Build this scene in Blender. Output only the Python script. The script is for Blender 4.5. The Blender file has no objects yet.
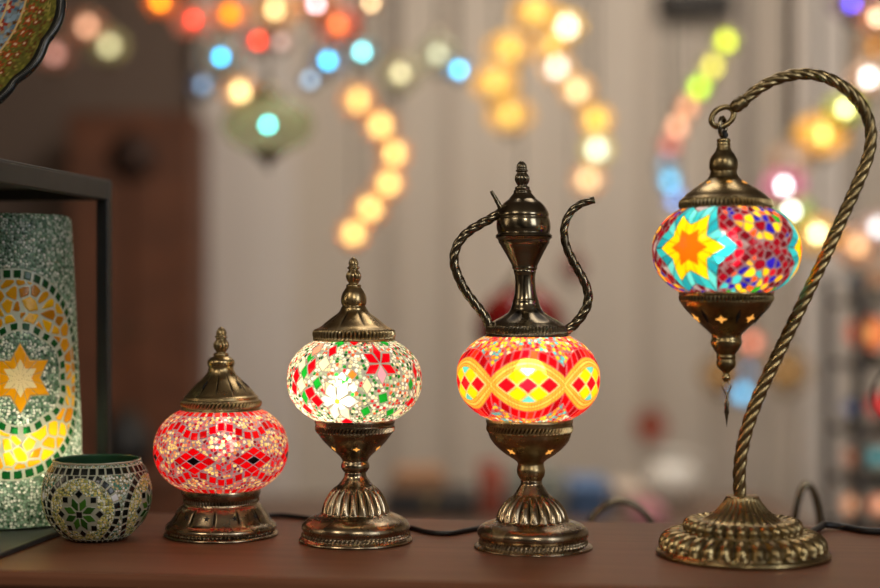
import bpy, math, random
import numpy as np
from mathutils import Vector, Matrix
random.seed(7)
PI = math.pi
C = bpy.context.scene.collection
F = 1475.0; CX = 440.0; CY = 294.0
TZ = 0.75; CZ = TZ + 0.23           # table top, camera height
K = 0.23 * F

def W(x, y, D):                       # photo pixel at depth D -> world point
    return Vector(((x - CX) * D / F, D, CZ - (y - CY) * D / F))

# ------------------------------------------------------------------ materials
def new_mat(name):
    m = bpy.data.materials.new(name); m.use_nodes = True
    nt = m.node_tree; nt.nodes.clear()
    out = nt.nodes.new('ShaderNodeOutputMaterial')
    return m, nt, out

def N(nt, typ, **kw):
    n = nt.nodes.new('ShaderNode' + typ)
    for k, v in kw.items():
        if k in n.inputs: n.inputs[k].default_value = v
        else: setattr(n, k, v)
    return n

def c4(c): return (c[0], c[1], c[2], 1.0)
def lin(h):
    h = h.lstrip('#'); o = []
    for i in (0, 2, 4):
        v = int(h[i:i+2], 16) / 255
        o.append(v / 12.92 if v <= 0.04045 else ((v + 0.055) / 1.055) ** 2.4)
    return tuple(o)

def plain(name, col, rough=0.5, metal=0.0, noise=0.12, scale=40, spec=0.5, bump=0.0, emit=0.0):
    m, nt, out = new_mat(name)
    b = N(nt, 'BsdfPrincipled', Roughness=rough, Metallic=metal)
    b.inputs['Specular IOR Level'].default_value = spec
    tc = N(nt, 'TexCoord'); no = N(nt, 'TexNoise', Scale=scale, Detail=4.0)
    nt.links.new(tc.outputs['Object'], no.inputs['Vector'])
    r = N(nt, 'ValToRGB')
    lo = tuple(max(0, v * (1 - noise)) for v in col); hi = tuple(min(1, v * (1 + noise)) for v in col)
    r.color_ramp.elements[0].color = c4(lo); r.color_ramp.elements[1].color = c4(hi)
    r.color_ramp.elements[0].position = 0.3; r.color_ramp.elements[1].position = 0.7
    nt.links.new(no.outputs['Fac'], r.inputs['Fac']); nt.links.new(r.outputs['Color'], b.inputs['Base Color'])
    if bump:
        bp = N(nt, 'Bump', Strength=bump, Distance=0.002)
        nt.links.new(no.outputs['Fac'], bp.inputs['Height']); nt.links.new(bp.outputs['Normal'], b.inputs['Normal'])
    if emit:
        nt.links.new(r.outputs['Color'], b.inputs['Emission Color']); b.inputs['Emission Strength'].default_value = emit
    nt.links.new(b.outputs['BSDF'], out.inputs['Surface'])
    return m

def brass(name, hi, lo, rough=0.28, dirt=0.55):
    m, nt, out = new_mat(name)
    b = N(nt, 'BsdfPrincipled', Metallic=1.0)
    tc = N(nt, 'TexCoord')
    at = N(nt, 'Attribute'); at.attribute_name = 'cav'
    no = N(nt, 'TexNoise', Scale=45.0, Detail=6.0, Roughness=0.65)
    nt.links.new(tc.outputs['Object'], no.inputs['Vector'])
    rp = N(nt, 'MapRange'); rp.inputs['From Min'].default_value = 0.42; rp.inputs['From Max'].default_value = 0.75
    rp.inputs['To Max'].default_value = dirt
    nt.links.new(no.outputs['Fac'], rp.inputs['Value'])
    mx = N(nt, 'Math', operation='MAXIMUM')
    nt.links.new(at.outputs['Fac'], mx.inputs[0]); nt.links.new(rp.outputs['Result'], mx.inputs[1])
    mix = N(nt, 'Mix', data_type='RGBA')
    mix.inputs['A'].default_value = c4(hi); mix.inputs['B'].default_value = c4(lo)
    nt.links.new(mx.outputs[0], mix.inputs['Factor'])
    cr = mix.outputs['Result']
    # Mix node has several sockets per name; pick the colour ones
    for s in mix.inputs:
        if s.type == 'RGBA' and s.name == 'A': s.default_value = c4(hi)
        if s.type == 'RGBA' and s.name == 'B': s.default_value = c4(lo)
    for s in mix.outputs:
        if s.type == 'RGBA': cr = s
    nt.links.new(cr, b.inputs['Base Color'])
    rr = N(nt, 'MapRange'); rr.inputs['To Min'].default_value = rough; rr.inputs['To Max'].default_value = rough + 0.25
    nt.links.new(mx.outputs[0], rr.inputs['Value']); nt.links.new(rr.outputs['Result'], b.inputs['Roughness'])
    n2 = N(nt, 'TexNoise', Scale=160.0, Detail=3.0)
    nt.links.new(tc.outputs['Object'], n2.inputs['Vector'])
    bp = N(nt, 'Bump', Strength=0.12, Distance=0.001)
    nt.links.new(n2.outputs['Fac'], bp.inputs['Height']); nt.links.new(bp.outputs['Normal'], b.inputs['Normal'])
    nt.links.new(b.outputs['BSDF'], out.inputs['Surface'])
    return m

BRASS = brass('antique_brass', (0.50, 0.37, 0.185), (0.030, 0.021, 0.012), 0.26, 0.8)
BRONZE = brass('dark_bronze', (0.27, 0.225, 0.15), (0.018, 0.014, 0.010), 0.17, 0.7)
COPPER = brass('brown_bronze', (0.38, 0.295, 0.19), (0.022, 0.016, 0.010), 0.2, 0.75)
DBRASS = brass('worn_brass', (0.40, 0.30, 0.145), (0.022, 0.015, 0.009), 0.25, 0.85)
BLACKC = plain('black_cord', (0.008, 0.008, 0.009), 0.45)
BLACKM = plain('black_metal', (0.012, 0.012, 0.012), 0.42, noise=0.2)
GREYM = plain('dark_grey_metal', (0.032, 0.033, 0.030), 0.45, noise=0.2)

def emitter(name, col, s, sample=True):
    m, nt, out = new_mat(name)
    e = N(nt, 'Emission', Color=c4(col), Strength=s)
    nt.links.new(e.outputs[0], out.inputs['Surface'])
    if not sample: m.cycles.emission_sampling = 'NONE'
    return m

def glass_mosaic(name, trans=0.62, refr=0.22, rough=0.12, rrough=0.42, boost=1.0):
    """coloured glass pieces in pale grout, lit from within by a real bulb"""
    m, nt, out = new_mat(name)
    at = N(nt, 'Attribute'); at.attribute_name = 'Col'
    ag = N(nt, 'Attribute'); ag.attribute_name = 'glassy'
    tr = N(nt, 'BsdfTranslucent'); nt.links.new(at.outputs['Color'], tr.inputs['Color'])
    rf = N(nt, 'BsdfRefraction', Roughness=rrough, IOR=1.04); nt.links.new(at.outputs['Color'], rf.inputs['Color'])
    pr = N(nt, 'BsdfPrincipled', Roughness=rough); nt.links.new(at.outputs['Color'], pr.inputs['Base Color'])
    tc = N(nt, 'TexCoord'); no = N(nt, 'TexNoise', Scale=220.0, Detail=3.0)
    nt.links.new(tc.outputs['Object'], no.inputs['Vector'])
    bp = N(nt, 'Bump', Strength=0.15, Distance=0.001)
    nt.links.new(no.outputs['Fac'], bp.inputs['Height'])
    nt.links.new(bp.outputs['Normal'], pr.inputs['Normal'])
    m1 = N(nt, 'MixShader'); nt.links.new(tr.outputs[0], m1.inputs[1]); nt.links.new(rf.outputs[0], m1.inputs[2])
    mu = N(nt, 'Math', operation='MULTIPLY'); mu.inputs[1].default_value = refr
    nt.links.new(ag.outputs['Fac'], mu.inputs[0]); nt.links.new(mu.outputs[0], m1.inputs[0])
    m2 = N(nt, 'MixShader'); mr = N(nt, 'MapRange'); mr.inputs['To Min'].default_value = trans * .38; mr.inputs['To Max'].default_value = trans
    nt.links.new(ag.outputs['Fac'], mr.inputs['Value']); nt.links.new(mr.outputs['Result'], m2.inputs[0])
    nt.links.new(pr.outputs[0], m2.inputs[1]); nt.links.new(m1.outputs[0], m2.inputs[2])
    nt.links.new(m2.outputs[0], out.inputs['Surface'])
    return m

# ------------------------------------------------------------------ mesh helpers
def tag(o, label=None, cat=None, group=None, kind=None):
    if label: o['label'] = label
    if cat: o['category'] = cat
    if group: o['group'] = group
    if kind: o['kind'] = kind
    return o

def empty(name, loc, label=None, cat=None, group=None, rz=0.0):
    o = bpy.data.objects.new(name, None); C.objects.link(o)
    o.location = loc; o.rotation_euler = (0, 0, rz); o.empty_display_size = 0.02
    return tag(o, label, cat, group)

def link(name, me, mat, parent=None, loc=None):
    o = bpy.data.objects.new(name, me); C.objects.link(o)
    if mat is not None and not me.materials: me.materials.append(mat)
    if parent is not None: o.parent = parent
    if loc is not None: o.location = loc
    return o

def grid_mesh(name, P, close_u=True, attrs=None, sharp=None, cap=False, flip=False):
    """P: rows x segs x 3"""
    R, S, _ = P.shape
    idx = np.arange(R * S).reshape(R, S)
    if close_u:
        a = idx; b = np.roll(idx, -1, axis=1)
    else:
        a = idx[:, :-1]; b = idx[:, 1:]
    q = np.stack([a[:-1], a[1:], b[1:], b[:-1]], axis=-1).reshape(-1, 4)
    if flip: q = q[:, ::-1]
    me = bpy.data.meshes.new(name)
    nv = R * S; nf = len(q)
    extra = []
    if cap:
        extra = [list(idx[0]), list(idx[-1][::-1])]
        if flip: extra = [e[::-1] for e in extra]
    nl = nf * 4 + sum(len(e) for e in extra)
    me.vertices.add(nv); me.loops.add(nl); me.polygons.add(nf + len(extra))
    me.vertices.foreach_set('co', P.reshape(-1).astype(np.float32))
    loops = np.concatenate([q.reshape(-1)] + [np.array(e) for e in extra]).astype(np.int32)
    me.loops.foreach_set('vertex_index', loops)
    tot = [4] * nf + [len(e) for e in extra]
    st = np.concatenate([[0], np.cumsum(tot)[:-1]]).astype(np.int32)
    me.polygons.foreach_set('loop_start', st)
    me.polygons.foreach_set('loop_total', np.array(tot, dtype=np.int32))
    me.polygons.foreach_set('use_smooth', np.ones(len(tot), dtype=bool))
    me.update(calc_edges=True); me.validate()
    for k, (typ, arr) in (attrs or {}).items():
        at = me.attributes.new(k, typ, 'POINT')
        if typ == 'FLOAT': at.data.foreach_set('value', arr.reshape(-1).astype(np.float32))
        else: at.data.foreach_set('color', arr.reshape(-1).astype(np.float32))
    if sharp: me.set_sharp_from_angle(angle=math.radians(sharp))
    return me

class MB:
    def __init__(s): s.v = []; s.f = []; s.sm = []
    def add(s, vs, fs, smooth=False):
        n = len(s.v); s.v += [tuple(v) for v in vs]
        s.f += [tuple(i + n for i in f) for f in fs]; s.sm += [smooth] * len(fs)
    def box(s, c, d, M=None, bev=0.0):
        """bevelled box: three-octant corner chamfer"""
        x, y, z = d[0] / 2, d[1] / 2, d[2] / 2; e = min(bev, x * .9, y * .9, z * .9)
        if e <= 0:
            vs = [(sx * x, sy * y, sz * z) for sx in (-1, 1) for sy in (-1, 1) for sz in (-1, 1)]
            fs = [(0, 1, 3, 2), (4, 6, 7, 5), (0, 4, 5, 1), (2, 3, 7, 6), (0, 2, 6, 4), (1, 5, 7, 3)]
        else:
            vs = []; ix = {}
            for sx in (-1, 1):
                for sy in (-1, 1):
                    for sz in (-1, 1):
                        for ax in range(3):
                            p = [sx * (x - e), sy * (y - e), sz * (z - e)]
                            p[ax] = (sx * x, sy * y, sz * z)[ax]
                            ix[(sx, sy, sz, ax)] = len(vs); vs.append(tuple(p))
            fs = []
            def q(l): fs.append(tuple(ix[k] for k in l))
            for s_ in (-1, 1):
                q([(s_, -1, -1, 0), (s_, 1, -1, 0), (s_, 1, 1, 0), (s_, -1, 1, 0)][::s_])
                q([(-1, s_, -1, 1), (1, s_, -1, 1), (1, s_, 1, 1), (-1, s_, 1, 1)][::-s_])
                q([(-1, -1, s_, 2), (1, -1, s_, 2), (1, 1, s_, 2), (-1, 1, s_, 2)][::s_])
            for a in (-1, 1):
                for b in (-1, 1):
                    q([(a, b, -1, 0), (a, b, 1, 0), (a, b, 1, 1), (a, b, -1, 1)][::-1 if a * b > 0 else 1][::-1])
                    q([(a, -1, b, 0), (a, 1, b, 0), (a, 1, b, 2), (a, -1, b, 2)][::-1 if a * b < 0 else 1][::-1])
                    q([(-1, a, b, 1), (1, a, b, 1), (1, a, b, 2), (-1, a, b, 2)][::-1 if a * b > 0 else 1][::-1])
                    for c_ in (-1, 1):
                        q([(a, b, c_, 0), (a, b, c_, 1), (a, b, c_, 2)][::1 if a * b * c_ > 0 else -1])
        vs = [Vector(v) + Vector(c) for v in vs]
        if M is not None: vs = [M @ v for v in vs]
        s.add(vs, fs)
    def lathe(s, prof, seg=24, c=(0, 0, 0)):
        n = len(prof); vs = []
        for (r, z) in prof:
            for k in range(seg):
                a = 2 * PI * k / seg; vs.append((c[0] + r * math.cos(a), c[1] + r * math.sin(a), c[2] + z))
        fs = [(i * seg + k, i * seg + (k + 1) % seg, (i + 1) * seg + (k + 1) % seg, (i + 1) * seg + k) for i in range(n - 1) for k in range(seg)]
        s.add(vs, fs, True)
    def tube(s, pts, r, seg=8):
        pts = [Vector(p) for p in pts]; n = len(pts); vs = []; up = None
        for i, p in enumerate(pts):
            t = (pts[min(i + 1, n - 1)] - pts[max(i - 1, 0)]).normalized()
            if up is None: up = t.orthogonal().normalized()
            up = (up - t * up.dot(t)).normalized(); sd = t.cross(up)
            rr = r[i] if isinstance(r, (list, tuple)) else r
            for k in range(seg):
                a = 2 * PI * k / seg; vs.append(p + (up * math.cos(a) + sd * math.sin(a)) * rr)
        fs = [(i * seg + k, i * seg + (k + 1) % seg, (i + 1) * seg + (k + 1) % seg, (i + 1) * seg + k) for i in range(n - 1) for k in range(seg)]
        fs += [tuple(range(seg))[::-1], tuple((n - 1) * seg + k for k in range(seg))]
        s.add(vs, fs, True)
    def mesh(s, name):
        me = bpy.data.meshes.new(name); me.from_pydata(s.v, [], s.f); me.update()
        for p, k in zip(me.polygons, s.sm): p.use_smooth = k
        return me
    def build(s, name, mat, parent=None, loc=None): return link(name, s.mesh(name), mat, parent, loc)

def chaikin(p, it=2):
    p = np.array(p, dtype=float)
    for _ in range(it):
        q = 0.75 * p[:-1] + 0.25 * p[1:]; r = 0.25 * p[:-1] + 0.75 * p[1:]
        m = np.empty((2 * len(q), p.shape[1])); m[0::2] = q; m[1::2] = r
        p = np.vstack([p[:1], m, p[-1:]])
    return p

def resample(p, step):
    d = np.sqrt((np.diff(p, axis=0) ** 2).sum(1)); s = np.concatenate([[0], np.cumsum(d)])
    n = max(2, int(s[-1] / step) + 1); t = np.linspace(0, s[-1], n)
    return np.stack([np.interp(t, s, p[:, k]) for k in range(p.shape[1])], axis=1)

def catmull(pts, n=12):
    P = [np.array(p, float) for p in pts]; P = [2 * P[0] - P[1]] + P + [2 * P[-1] - P[-2]]; out = []
    for i in range(1, len(P) - 2):
        for k in range(n):
            t = k / n; a, b, c, d = P[i - 1:i + 3]
            out.append(0.5 * (2 * b + (c - a) * t + (2 * a - 5 * b + 4 * c - d) * t * t + (3 * b - a - 3 * c + d) * t ** 3))
    out.append(P[-2]); return np.array(out)

class Lamp:
    """a lamp measured in photo pixels about a vertical axis at depth D; (y, r) profile points"""
    def __init__(s, x, D, name, label, cat, y0=None, lean=None, group=None):
        s.x, s.D = x, D; s.k = D / F; s.y0 = CY + K / D if y0 is None else y0
        s.lean = lean or (lambda y: 0 * y); s.va = math.atan((x - CX) / F)
        s.root = empty(name, W(x, s.y0, D), label, cat, group)
    def lathe(s, name, prof, mat, mods=(), seg=288, it=2, step=0.55, parent=None, sharp=None, closed=True):
        p = resample(chaikin(prof, it), step)
        y, r = p[:, 0], p[:, 1]; th = np.linspace(-PI, PI, seg, endpoint=False)
        RR = np.repeat(r[:, None], seg, 1); cav = np.zeros_like(RR)
        for (ya, yb, n, amp, tw, kind) in mods:
            t = (y - ya) / (yb - ya); w = np.where((t > 0) & (t < 1), np.sin(np.clip(t, 0, 1) * PI) ** 0.6, 0)[:, None]
            ph = n * th[None, :] + tw * (y - ya)[:, None]
            if kind == 'cos' and n > 40: n = int(n * .8); ph = n * th[None, :] + tw * (y - ya)[:, None]; amp *= 1.5
            if kind == 'flute': f = np.abs(np.cos(ph / 2)) ** 0.7 * 2 - 1
            elif kind == 'groove': f = np.where(np.cos(ph) > 0.9, -1.0, 1.0) * 1.0
            else: f = np.cos(ph)
            RR = RR + amp * w * (f - 1) * 0.5 * np.minimum(1, RR / max(r.max(), 1e-6) * 2)
            cav = np.maximum(cav, np.clip(w * (0.35 - f) * 0.9, 0, 1))
        lx = np.array([s.lean(v) for v in y])
        P = np.empty(RR.shape + (3,))
        P[..., 0] = (RR * np.sin(th)[None, :] + lx[:, None]) * s.k
        P[..., 1] = -RR * np.cos(th)[None, :] * s.k
        P[..., 2] = ((s.y0 - y) * s.k)[:, None]
        me = grid_mesh(name, P, True, {'cav': ('FLOAT', cav)}, sharp=sharp or 50, cap=closed)
        s.last = p
        return link(name, me, mat, parent or s.root)
    def L(s, x, y, dy=0.0):               # pixel -> local point (dy metres behind the axis)
        return Vector(((x - s.x) * s.k, dy, (s.y0 - y) * s.k))
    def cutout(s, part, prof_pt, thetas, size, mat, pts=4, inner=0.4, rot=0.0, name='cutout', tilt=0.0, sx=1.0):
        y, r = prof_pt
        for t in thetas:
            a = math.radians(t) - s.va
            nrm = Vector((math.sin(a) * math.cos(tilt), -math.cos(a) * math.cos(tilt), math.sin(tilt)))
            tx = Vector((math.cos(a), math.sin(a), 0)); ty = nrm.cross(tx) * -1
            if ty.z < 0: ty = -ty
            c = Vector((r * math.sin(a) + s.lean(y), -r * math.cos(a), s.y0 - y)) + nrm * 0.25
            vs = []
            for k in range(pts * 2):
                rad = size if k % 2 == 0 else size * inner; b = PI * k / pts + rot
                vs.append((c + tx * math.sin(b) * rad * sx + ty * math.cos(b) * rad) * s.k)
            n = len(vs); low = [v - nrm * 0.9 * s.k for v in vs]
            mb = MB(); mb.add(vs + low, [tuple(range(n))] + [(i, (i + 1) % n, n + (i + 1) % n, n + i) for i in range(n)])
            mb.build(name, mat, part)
    def bulb(s, y, rad, mat, dx=0, dy=0.0):
        mb = MB(); prof = [(rad * .02, -rad)] + [(rad * math.sin(PI * i / 12), -rad * math.cos(PI * i / 12)) for i in range(1, 10)] + [(rad * .5, rad * 1.0), (rad * .48, rad * 1.5), (0.001, rad * 1.5)]
        mb.lathe(prof, 20, s.L(s.x + dx, y, dy)); return mb.build('bulb', mat, s.root)

def rope(name, pts, rad, mat, parent, lobes=3, amp=0.22, pitch=0.03, seg=28, taper=None, step=0.0008):
    p = resample(catmull(pts, 14), step); n = len(p)
    T = np.gradient(p, axis=0); T /= np.linalg.norm(T, axis=1)[:, None]
    up = np.array([0, 1.0, 0]); ph = np.linspace(0, 2 * PI, seg, endpoint=False)
    P = np.empty((n, seg, 3)); cav = np.empty((n, seg)); L = step * np.arange(n)
    for i in range(n):
        up = up - T[i] * up.dot(T[i]); up /= np.linalg.norm(up); sd = np.cross(T[i], up)
        f = np.abs(np.cos(lobes * (ph - 2 * PI * L[i] / pitch) / 2)) ** 0.8
        rr = rad * (taper(i / (n - 1)) if taper else 1.0) * (1 - amp + amp * f)
        P[i] = p[i] + (np.cos(ph) * rr)[:, None] * up + (np.sin(ph) * rr)[:, None] * sd
        cav[i] = np.clip((0.62 - f) * 1.7, 0, 1)
    me = grid_mesh(name, P, True, {'cav': ('FLOAT', cav)}, cap=True, flip=True)
    return link(name, me, mat, parent)

# ------------------------------------------------------------------ mosaic patterns
def rgb(h): return np.array(lin(h))

class Pat:
    """colours laid piece by piece over a surface; a, b in photo pixels (round, down)"""
    def __init__(s, a, b, L, grout):
        s.a, s.b, s.L = a, b, L; s.v = b
        s.col = np.empty(a.shape + (3,)); s.col[:] = rgb(grout); s.h = np.zeros(a.shape); s.g = np.zeros(a.shape)
    def vor(s, cell, seed, jit=0.8, aspect=1.0):
        n = max(3, int(round(s.L / cell))); cw = s.L / n; ch = cell * aspect
        rs = np.random.RandomState(seed); M = 257
        jx = rs.rand(n, M) * jit + (1 - jit) / 2; jy = rs.rand(n, M) * jit + (1 - jit) / 2; self_id = rs.rand(n, M)
        u = s.a / cw; v = s.v / ch; iu = np.floor(u).astype(int); iv = np.floor(v).astype(int)
        d1 = np.full(s.a.shape, 1e9); d2 = d1.copy(); rid = np.zeros(s.a.shape)
        for di in (-1, 0, 1):
            for dj in (-1, 0, 1):
                i = iu + di; j = iv + dj; im = i % n; jm = j % M
                d = np.hypot((i + jx[im, jm] - u) * cw, (j + jy[im, jm] - v) * ch)
                nw = d < d1
                d2 = np.where(nw, d1, np.minimum(d2, d)); rid = np.where(nw, self_id[im, jm], rid); d1 = np.where(nw, d, d1)
        return d1, d2, rid
    def put(s, mask, col, h=1.0, g=1.0):
        s.col[mask] = col if np.ndim(col) == 1 else col[mask]
        s.h[mask] = h if np.ndim(h) == 0 else h[mask]; s.g[mask] = g
    def palette(s, rid, pal):
        w = np.array([p[1] for p in pal], float); cs = np.cumsum(w / w.sum())
        k = np.minimum(np.searchsorted(cs, rid), len(pal) - 1)
        cols = np.array([rgb(p[0]) for p in pal]); return cols[k]
    def beads(s, mask, cell, pal, seed, fill=0.42, vary=0.18):
        d1, d2, rid = s.vor(cell, seed, 0.8)
        c = s.palette(rid, pal) * (1 + vary * (np.modf(rid * 97.3)[0] - .5) * 2)[..., None]
        on = mask & (d1 < cell * fill * (0.8 + 0.4 * np.modf(rid * 31.7)[0])) & (d2 - d1 > cell * .12)
        dome = np.sqrt(np.clip(1 - (d1 / (cell * 0.55)) ** 2, 0, 1))
        s.put(on, np.clip(c, 0, 1), dome, 1.0)
    def shards(s, mask, cell, pal, seed, gap=0.9, vary=0.15, jit=0.85, aspect=1.0):
        d1, d2, rid = s.vor(cell, seed, jit, aspect)
        c = s.palette(rid, pal) * (1 + vary * (np.modf(rid * 97.3)[0] - .5) * 2)[..., None]
        s.put(mask & (d2 - d1 > gap), np.clip(c, 0, 1), 1.0, 1.0)
    def quad(s, ca, cb, w, h, ang, col, gap=0.7, diamond=False, clear=0.0):
        da = (s.a - ca + s.L / 2) % s.L - s.L / 2; db = s.b - cb
        c_, s_ = math.cos(ang), math.sin(ang); x = da * c_ + db * s_; y = -da * s_ + db * c_
        m = (np.abs(x) / (w / 2) + np.abs(y) / (h / 2)) if diamond else np.maximum(np.abs(x) / (w / 2), np.abs(y) / (h / 2))
        if clear:
            k = m < 1 + clear; s.col[k] = s.grout_c; s.h[k] = 0; s.g[k] = 0
        s.put(m < 1, rgb(col) if isinstance(col, str) else np.array(col))
    def polar(s, ca, cb):
        da = (s.a - ca + s.L / 2) % s.L - s.L / 2; db = s.b - cb
        return np.hypot(da, db), np.arctan2(da, -db), da, db

def star_r(ang, n, ro, ri, rot=0.0):
    """radius of an n-pointed star outline at each angle"""
    t = (ang - rot) % (2 * PI / n); t = np.minimum(t, 2 * PI / n - t); h = PI / n
    x1, y1 = ro, 0.0; x2, y2 = ri * math.cos(h), ri * math.sin(h)
    # line through the tip and the notch
    A = y2 - y1; B = x1 - x2; Cc = A * x1 + B * y1
    return Cc / (A * np.cos(t) + B * np.sin(t))

GL_P = 2.2
def globe(lamp, name, yt, yb, rt, rm, fn, mat, segs=880, rows=330, p=GL_P, lift=0.7):
    yc = (yt + yb) / 2; hh = (yb - yt) / 2
    b = hh / (1 - (rt / rm) ** p) ** (1 / p)
    prof = np.array([(yc + t * hh, rm * (1 - (abs(t) * hh / b) ** p) ** (1 / p)) for t in np.linspace(-1, 1, 400)])
    prof = resample(prof, np.sqrt((np.diff(prof, axis=0) ** 2).sum(1)).sum() / (rows - 1) * 0.9999)
    return shell(lamp, name, prof, rm, yc, fn, mat, segs, lift)

def shell(lamp, name, prof, rm, yc, fn, mat, segs, lift=0.7, parent=None):
    y, r = prof[:, 0], prof[:, 1]; th = np.linspace(-PI, PI, segs, endpoint=False)
    a = np.repeat((th * rm)[None, :], len(y), 0); bb = np.repeat((y - yc)[:, None], segs, 1)
    pt = Pat(a, bb, 2 * PI * rm, '#808080')
    al = np.concatenate([[0], np.cumsum(np.hypot(np.diff(y), np.diff(r)))]); al -= np.interp(yc, y, al) if yc < y[-1] else 0
    pt.v = np.repeat(al[:, None], segs, 1); fn(pt)
    RR = r[:, None] + (pt.h - 1) * lift
    lx = np.array([lamp.lean(v) for v in y]); th = th - lamp.va
    P = np.empty(RR.shape + (3,))
    P[..., 0] = (RR * np.sin(th)[None, :] + lx[:, None]) * lamp.k
    P[..., 1] = -RR * np.cos(th)[None, :] * lamp.k
    P[..., 2] = ((lamp.y0 - y) * lamp.k)[:, None]
    col = np.concatenate([pt.col, np.ones(pt.col.shape[:2] + (1,))], axis=-1)
    me = grid_mesh(name, P, True, {'Col': ('FLOAT_COLOR', col), 'glassy': ('FLOAT', pt.g)})
    return link(name, me, mat, parent or lamp.root)

def at_px(xc, r, rm):                 # pixel x -> arc coordinate on a globe
    return lambda x, rr=None: math.asin(max(-1, min(1, (x - xc) / (rr or r)))) * rm

# ---- red globe (short lamp)
def pat_red(p):
    p.grout_c = rgb('#a898ac'); p.col[:] = p.grout_c
    p.beads(np.ones(p.a.shape, bool), 3.7, [('#d87880', 20), ('#ffe79a', 38), ('#c81c28', 18), ('#fff6dc', 8), ('#7a1424', 8), ('#f0a060', 8)], 3, .47)
    L = p.L; n = 7; per = L / n
    a0 = -27.5 - per / 2
    # zig-zag rows of red squares above and below
    for sgn, base in ((-1, -22.5), (1, 22.5)):
        m = int(L / 9.3)
        for k in range(m):
            a = -L / 2 + (k + .5) * L / m
            w = math.cos((a + 27.5) / per * 2 * PI)
            p.quad(a, base - sgn * 0 + sgn * 4.5 * w * -1, 7.2, 6.6, 0.25 * math.sin((a + 27.5) / per * 2 * PI) * sgn, '#d4000a' if k % 4 else '#b00008', clear=0.3)
    for edge, off in ((-38, 0), (37, 3)):
        m = int(L / 11)
        for k in range(m):
            a = -L / 2 + (k + .5) * L / m + off
            p.quad(a, edge, 7.5, 4.6, 0, '#c8040c' if k % 3 else '#d84a40', clear=0.25)
    for k in range(n):
        ca = -27.5 + k * per
        for i in (-1, 0, 1):
            for j in (-1, 0, 1):
                da = (i + j) * 7.6; db = (i - j) * 4.5
                p.quad(ca + da, 5.5 + db, 13.6, 8.0, 0, '#0b0406' if i == j == 0 else ('#d8000a' if (i + 2 * j) % 3 else '#be0008'), diamond=True, clear=0.22)
        for s_ in (-1, 1):
            p.quad(ca + per / 2 + s_ * 5, 11, 6, 9, s_ * 0.5, '#d8202a', diamond=True, clear=0.3)

# ---- white flowered globe
def pat_white(p):
    p.grout_c = rgb('#a4a49a'); p.col[:] = p.grout_c
    p.beads(np.ones(p.a.shape, bool), 3.9, [('#fffbe6', 42), ('#f3e6b8', 14), ('#e8622a', 9), ('#1d8a2c', 10), ('#12501f', 8), ('#d8202a', 7), ('#ffc9a0', 6), ('#b0c8a8', 8)], 11, .47)
    X = at_px(352, 67, 67.4)
    def petals(px, py, R, cols, rot=0.0, wid=0.5, clear=0.26, hub=None):
        rr = 67.4 * (1 - (abs(py - 382) / 46) ** 2.5) ** .4
        ca = X(px, rr); cb = py - 382
        rho, ang, da, db = p.polar(ca, cb)
        for i in range(12):
            cl = i < 6; i = i % 6
            t = rot + i * PI / 3; u = da * math.sin(t) - db * math.cos(t); v = da * math.cos(t) + db * math.sin(t)
            if cl:
                m = (u > -1) & (np.abs(v) < wid * np.minimum(u + 2.2, (R + 2.2 - u) * 1.15)); p.col[m] = p.grout_c; p.h[m] = 0; p.g[m] = 0
                continue
            m = (u > R * .08) & (np.abs(v) < wid * np.minimum(u - R * .06, (R - u) * 1.15))
            p.put(m, rgb(cols[i % len(cols)]))
        if hub: p.put(rho < R * .12, rgb(hub))
    red = '#d00010'
    petals(377.5, 363, 19, [red, red, red, '#f2a0b8', red, red])
    petals(335, 399, 22, ['#fff2c8', '#fffaf0', '#fff2c8', '#fff6d8', '#fffaf0', '#fff0c0'], rot=PI / 6, hub='#e88a20')
    rnd = random.Random(5)
    def dq(px, py, w, h, ang, col):
        rr = 67.4 * (1 - (abs(py - 382) / 46) ** 2.5) ** .4
        p.quad(X(px, rr), py - 382, w, h, ang, col, diamond=True, clear=0.25)
    G = '#159a2a'; R_ = '#d00412'; CR = '#fff0c4'
    for (x, y, w, h, an, c) in [(316, 382, 10, 13, .2, G), (380, 396, 13, 12, .5, G), (363, 409, 12, 11, .2, G), (407, 384, 8, 13, .1, G), (388, 411, 13, 9, .2, G),
                                (303, 372, 9, 16, .1, G), (308, 357, 10, 12, 0, G), (303, 396, 9, 15, .2, G), (337, 344, 16, 7, 0, G), (384, 344, 14, 6, 0, G),
                                (310, 366, 11, 17, .2, R_), (295, 376, 12, 17, -.1, R_), (309, 392, 15, 15, .4, R_), (315, 399, 14, 13, .2, R_), (293, 388, 12, 14, -.3, R_),
                                (330, 351, 12, 11, .3, R_), (352, 343, 14, 6, 0, R_), (344, 420, 18, 7, 0, R_), (304, 408, 14, 11, .2, R_), (408, 402, 14, 10, -.3, R_),
                                (412, 372, 9, 15, 0, R_), (300, 365, 11, 14, 0, CR), (300, 384, 13, 15, .2, CR), (314, 350, 14, 12, .2, '#ff9a80'), (322, 363, 13, 14, 0, CR),
                                (396, 412, 15, 9, -.2, CR), (415, 390, 9, 15, 0, CR), (364, 384, 9, 15, 0, CR), (350, 373, 9, 9, 0, '#e88a30')]:
        dq(x, y, w, h, an, c)
    for k in range(46):                      # same flowers and leaves round the back
        a = rnd.uniform(95, p.L - 95); p.quad(a, rnd.uniform(-36, 36), rnd.uniform(9, 15), rnd.uniform(9, 15), rnd.uniform(0, 1), rnd.choice([G, R_, R_, CR]), diamond=True, clear=0.25)

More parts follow.
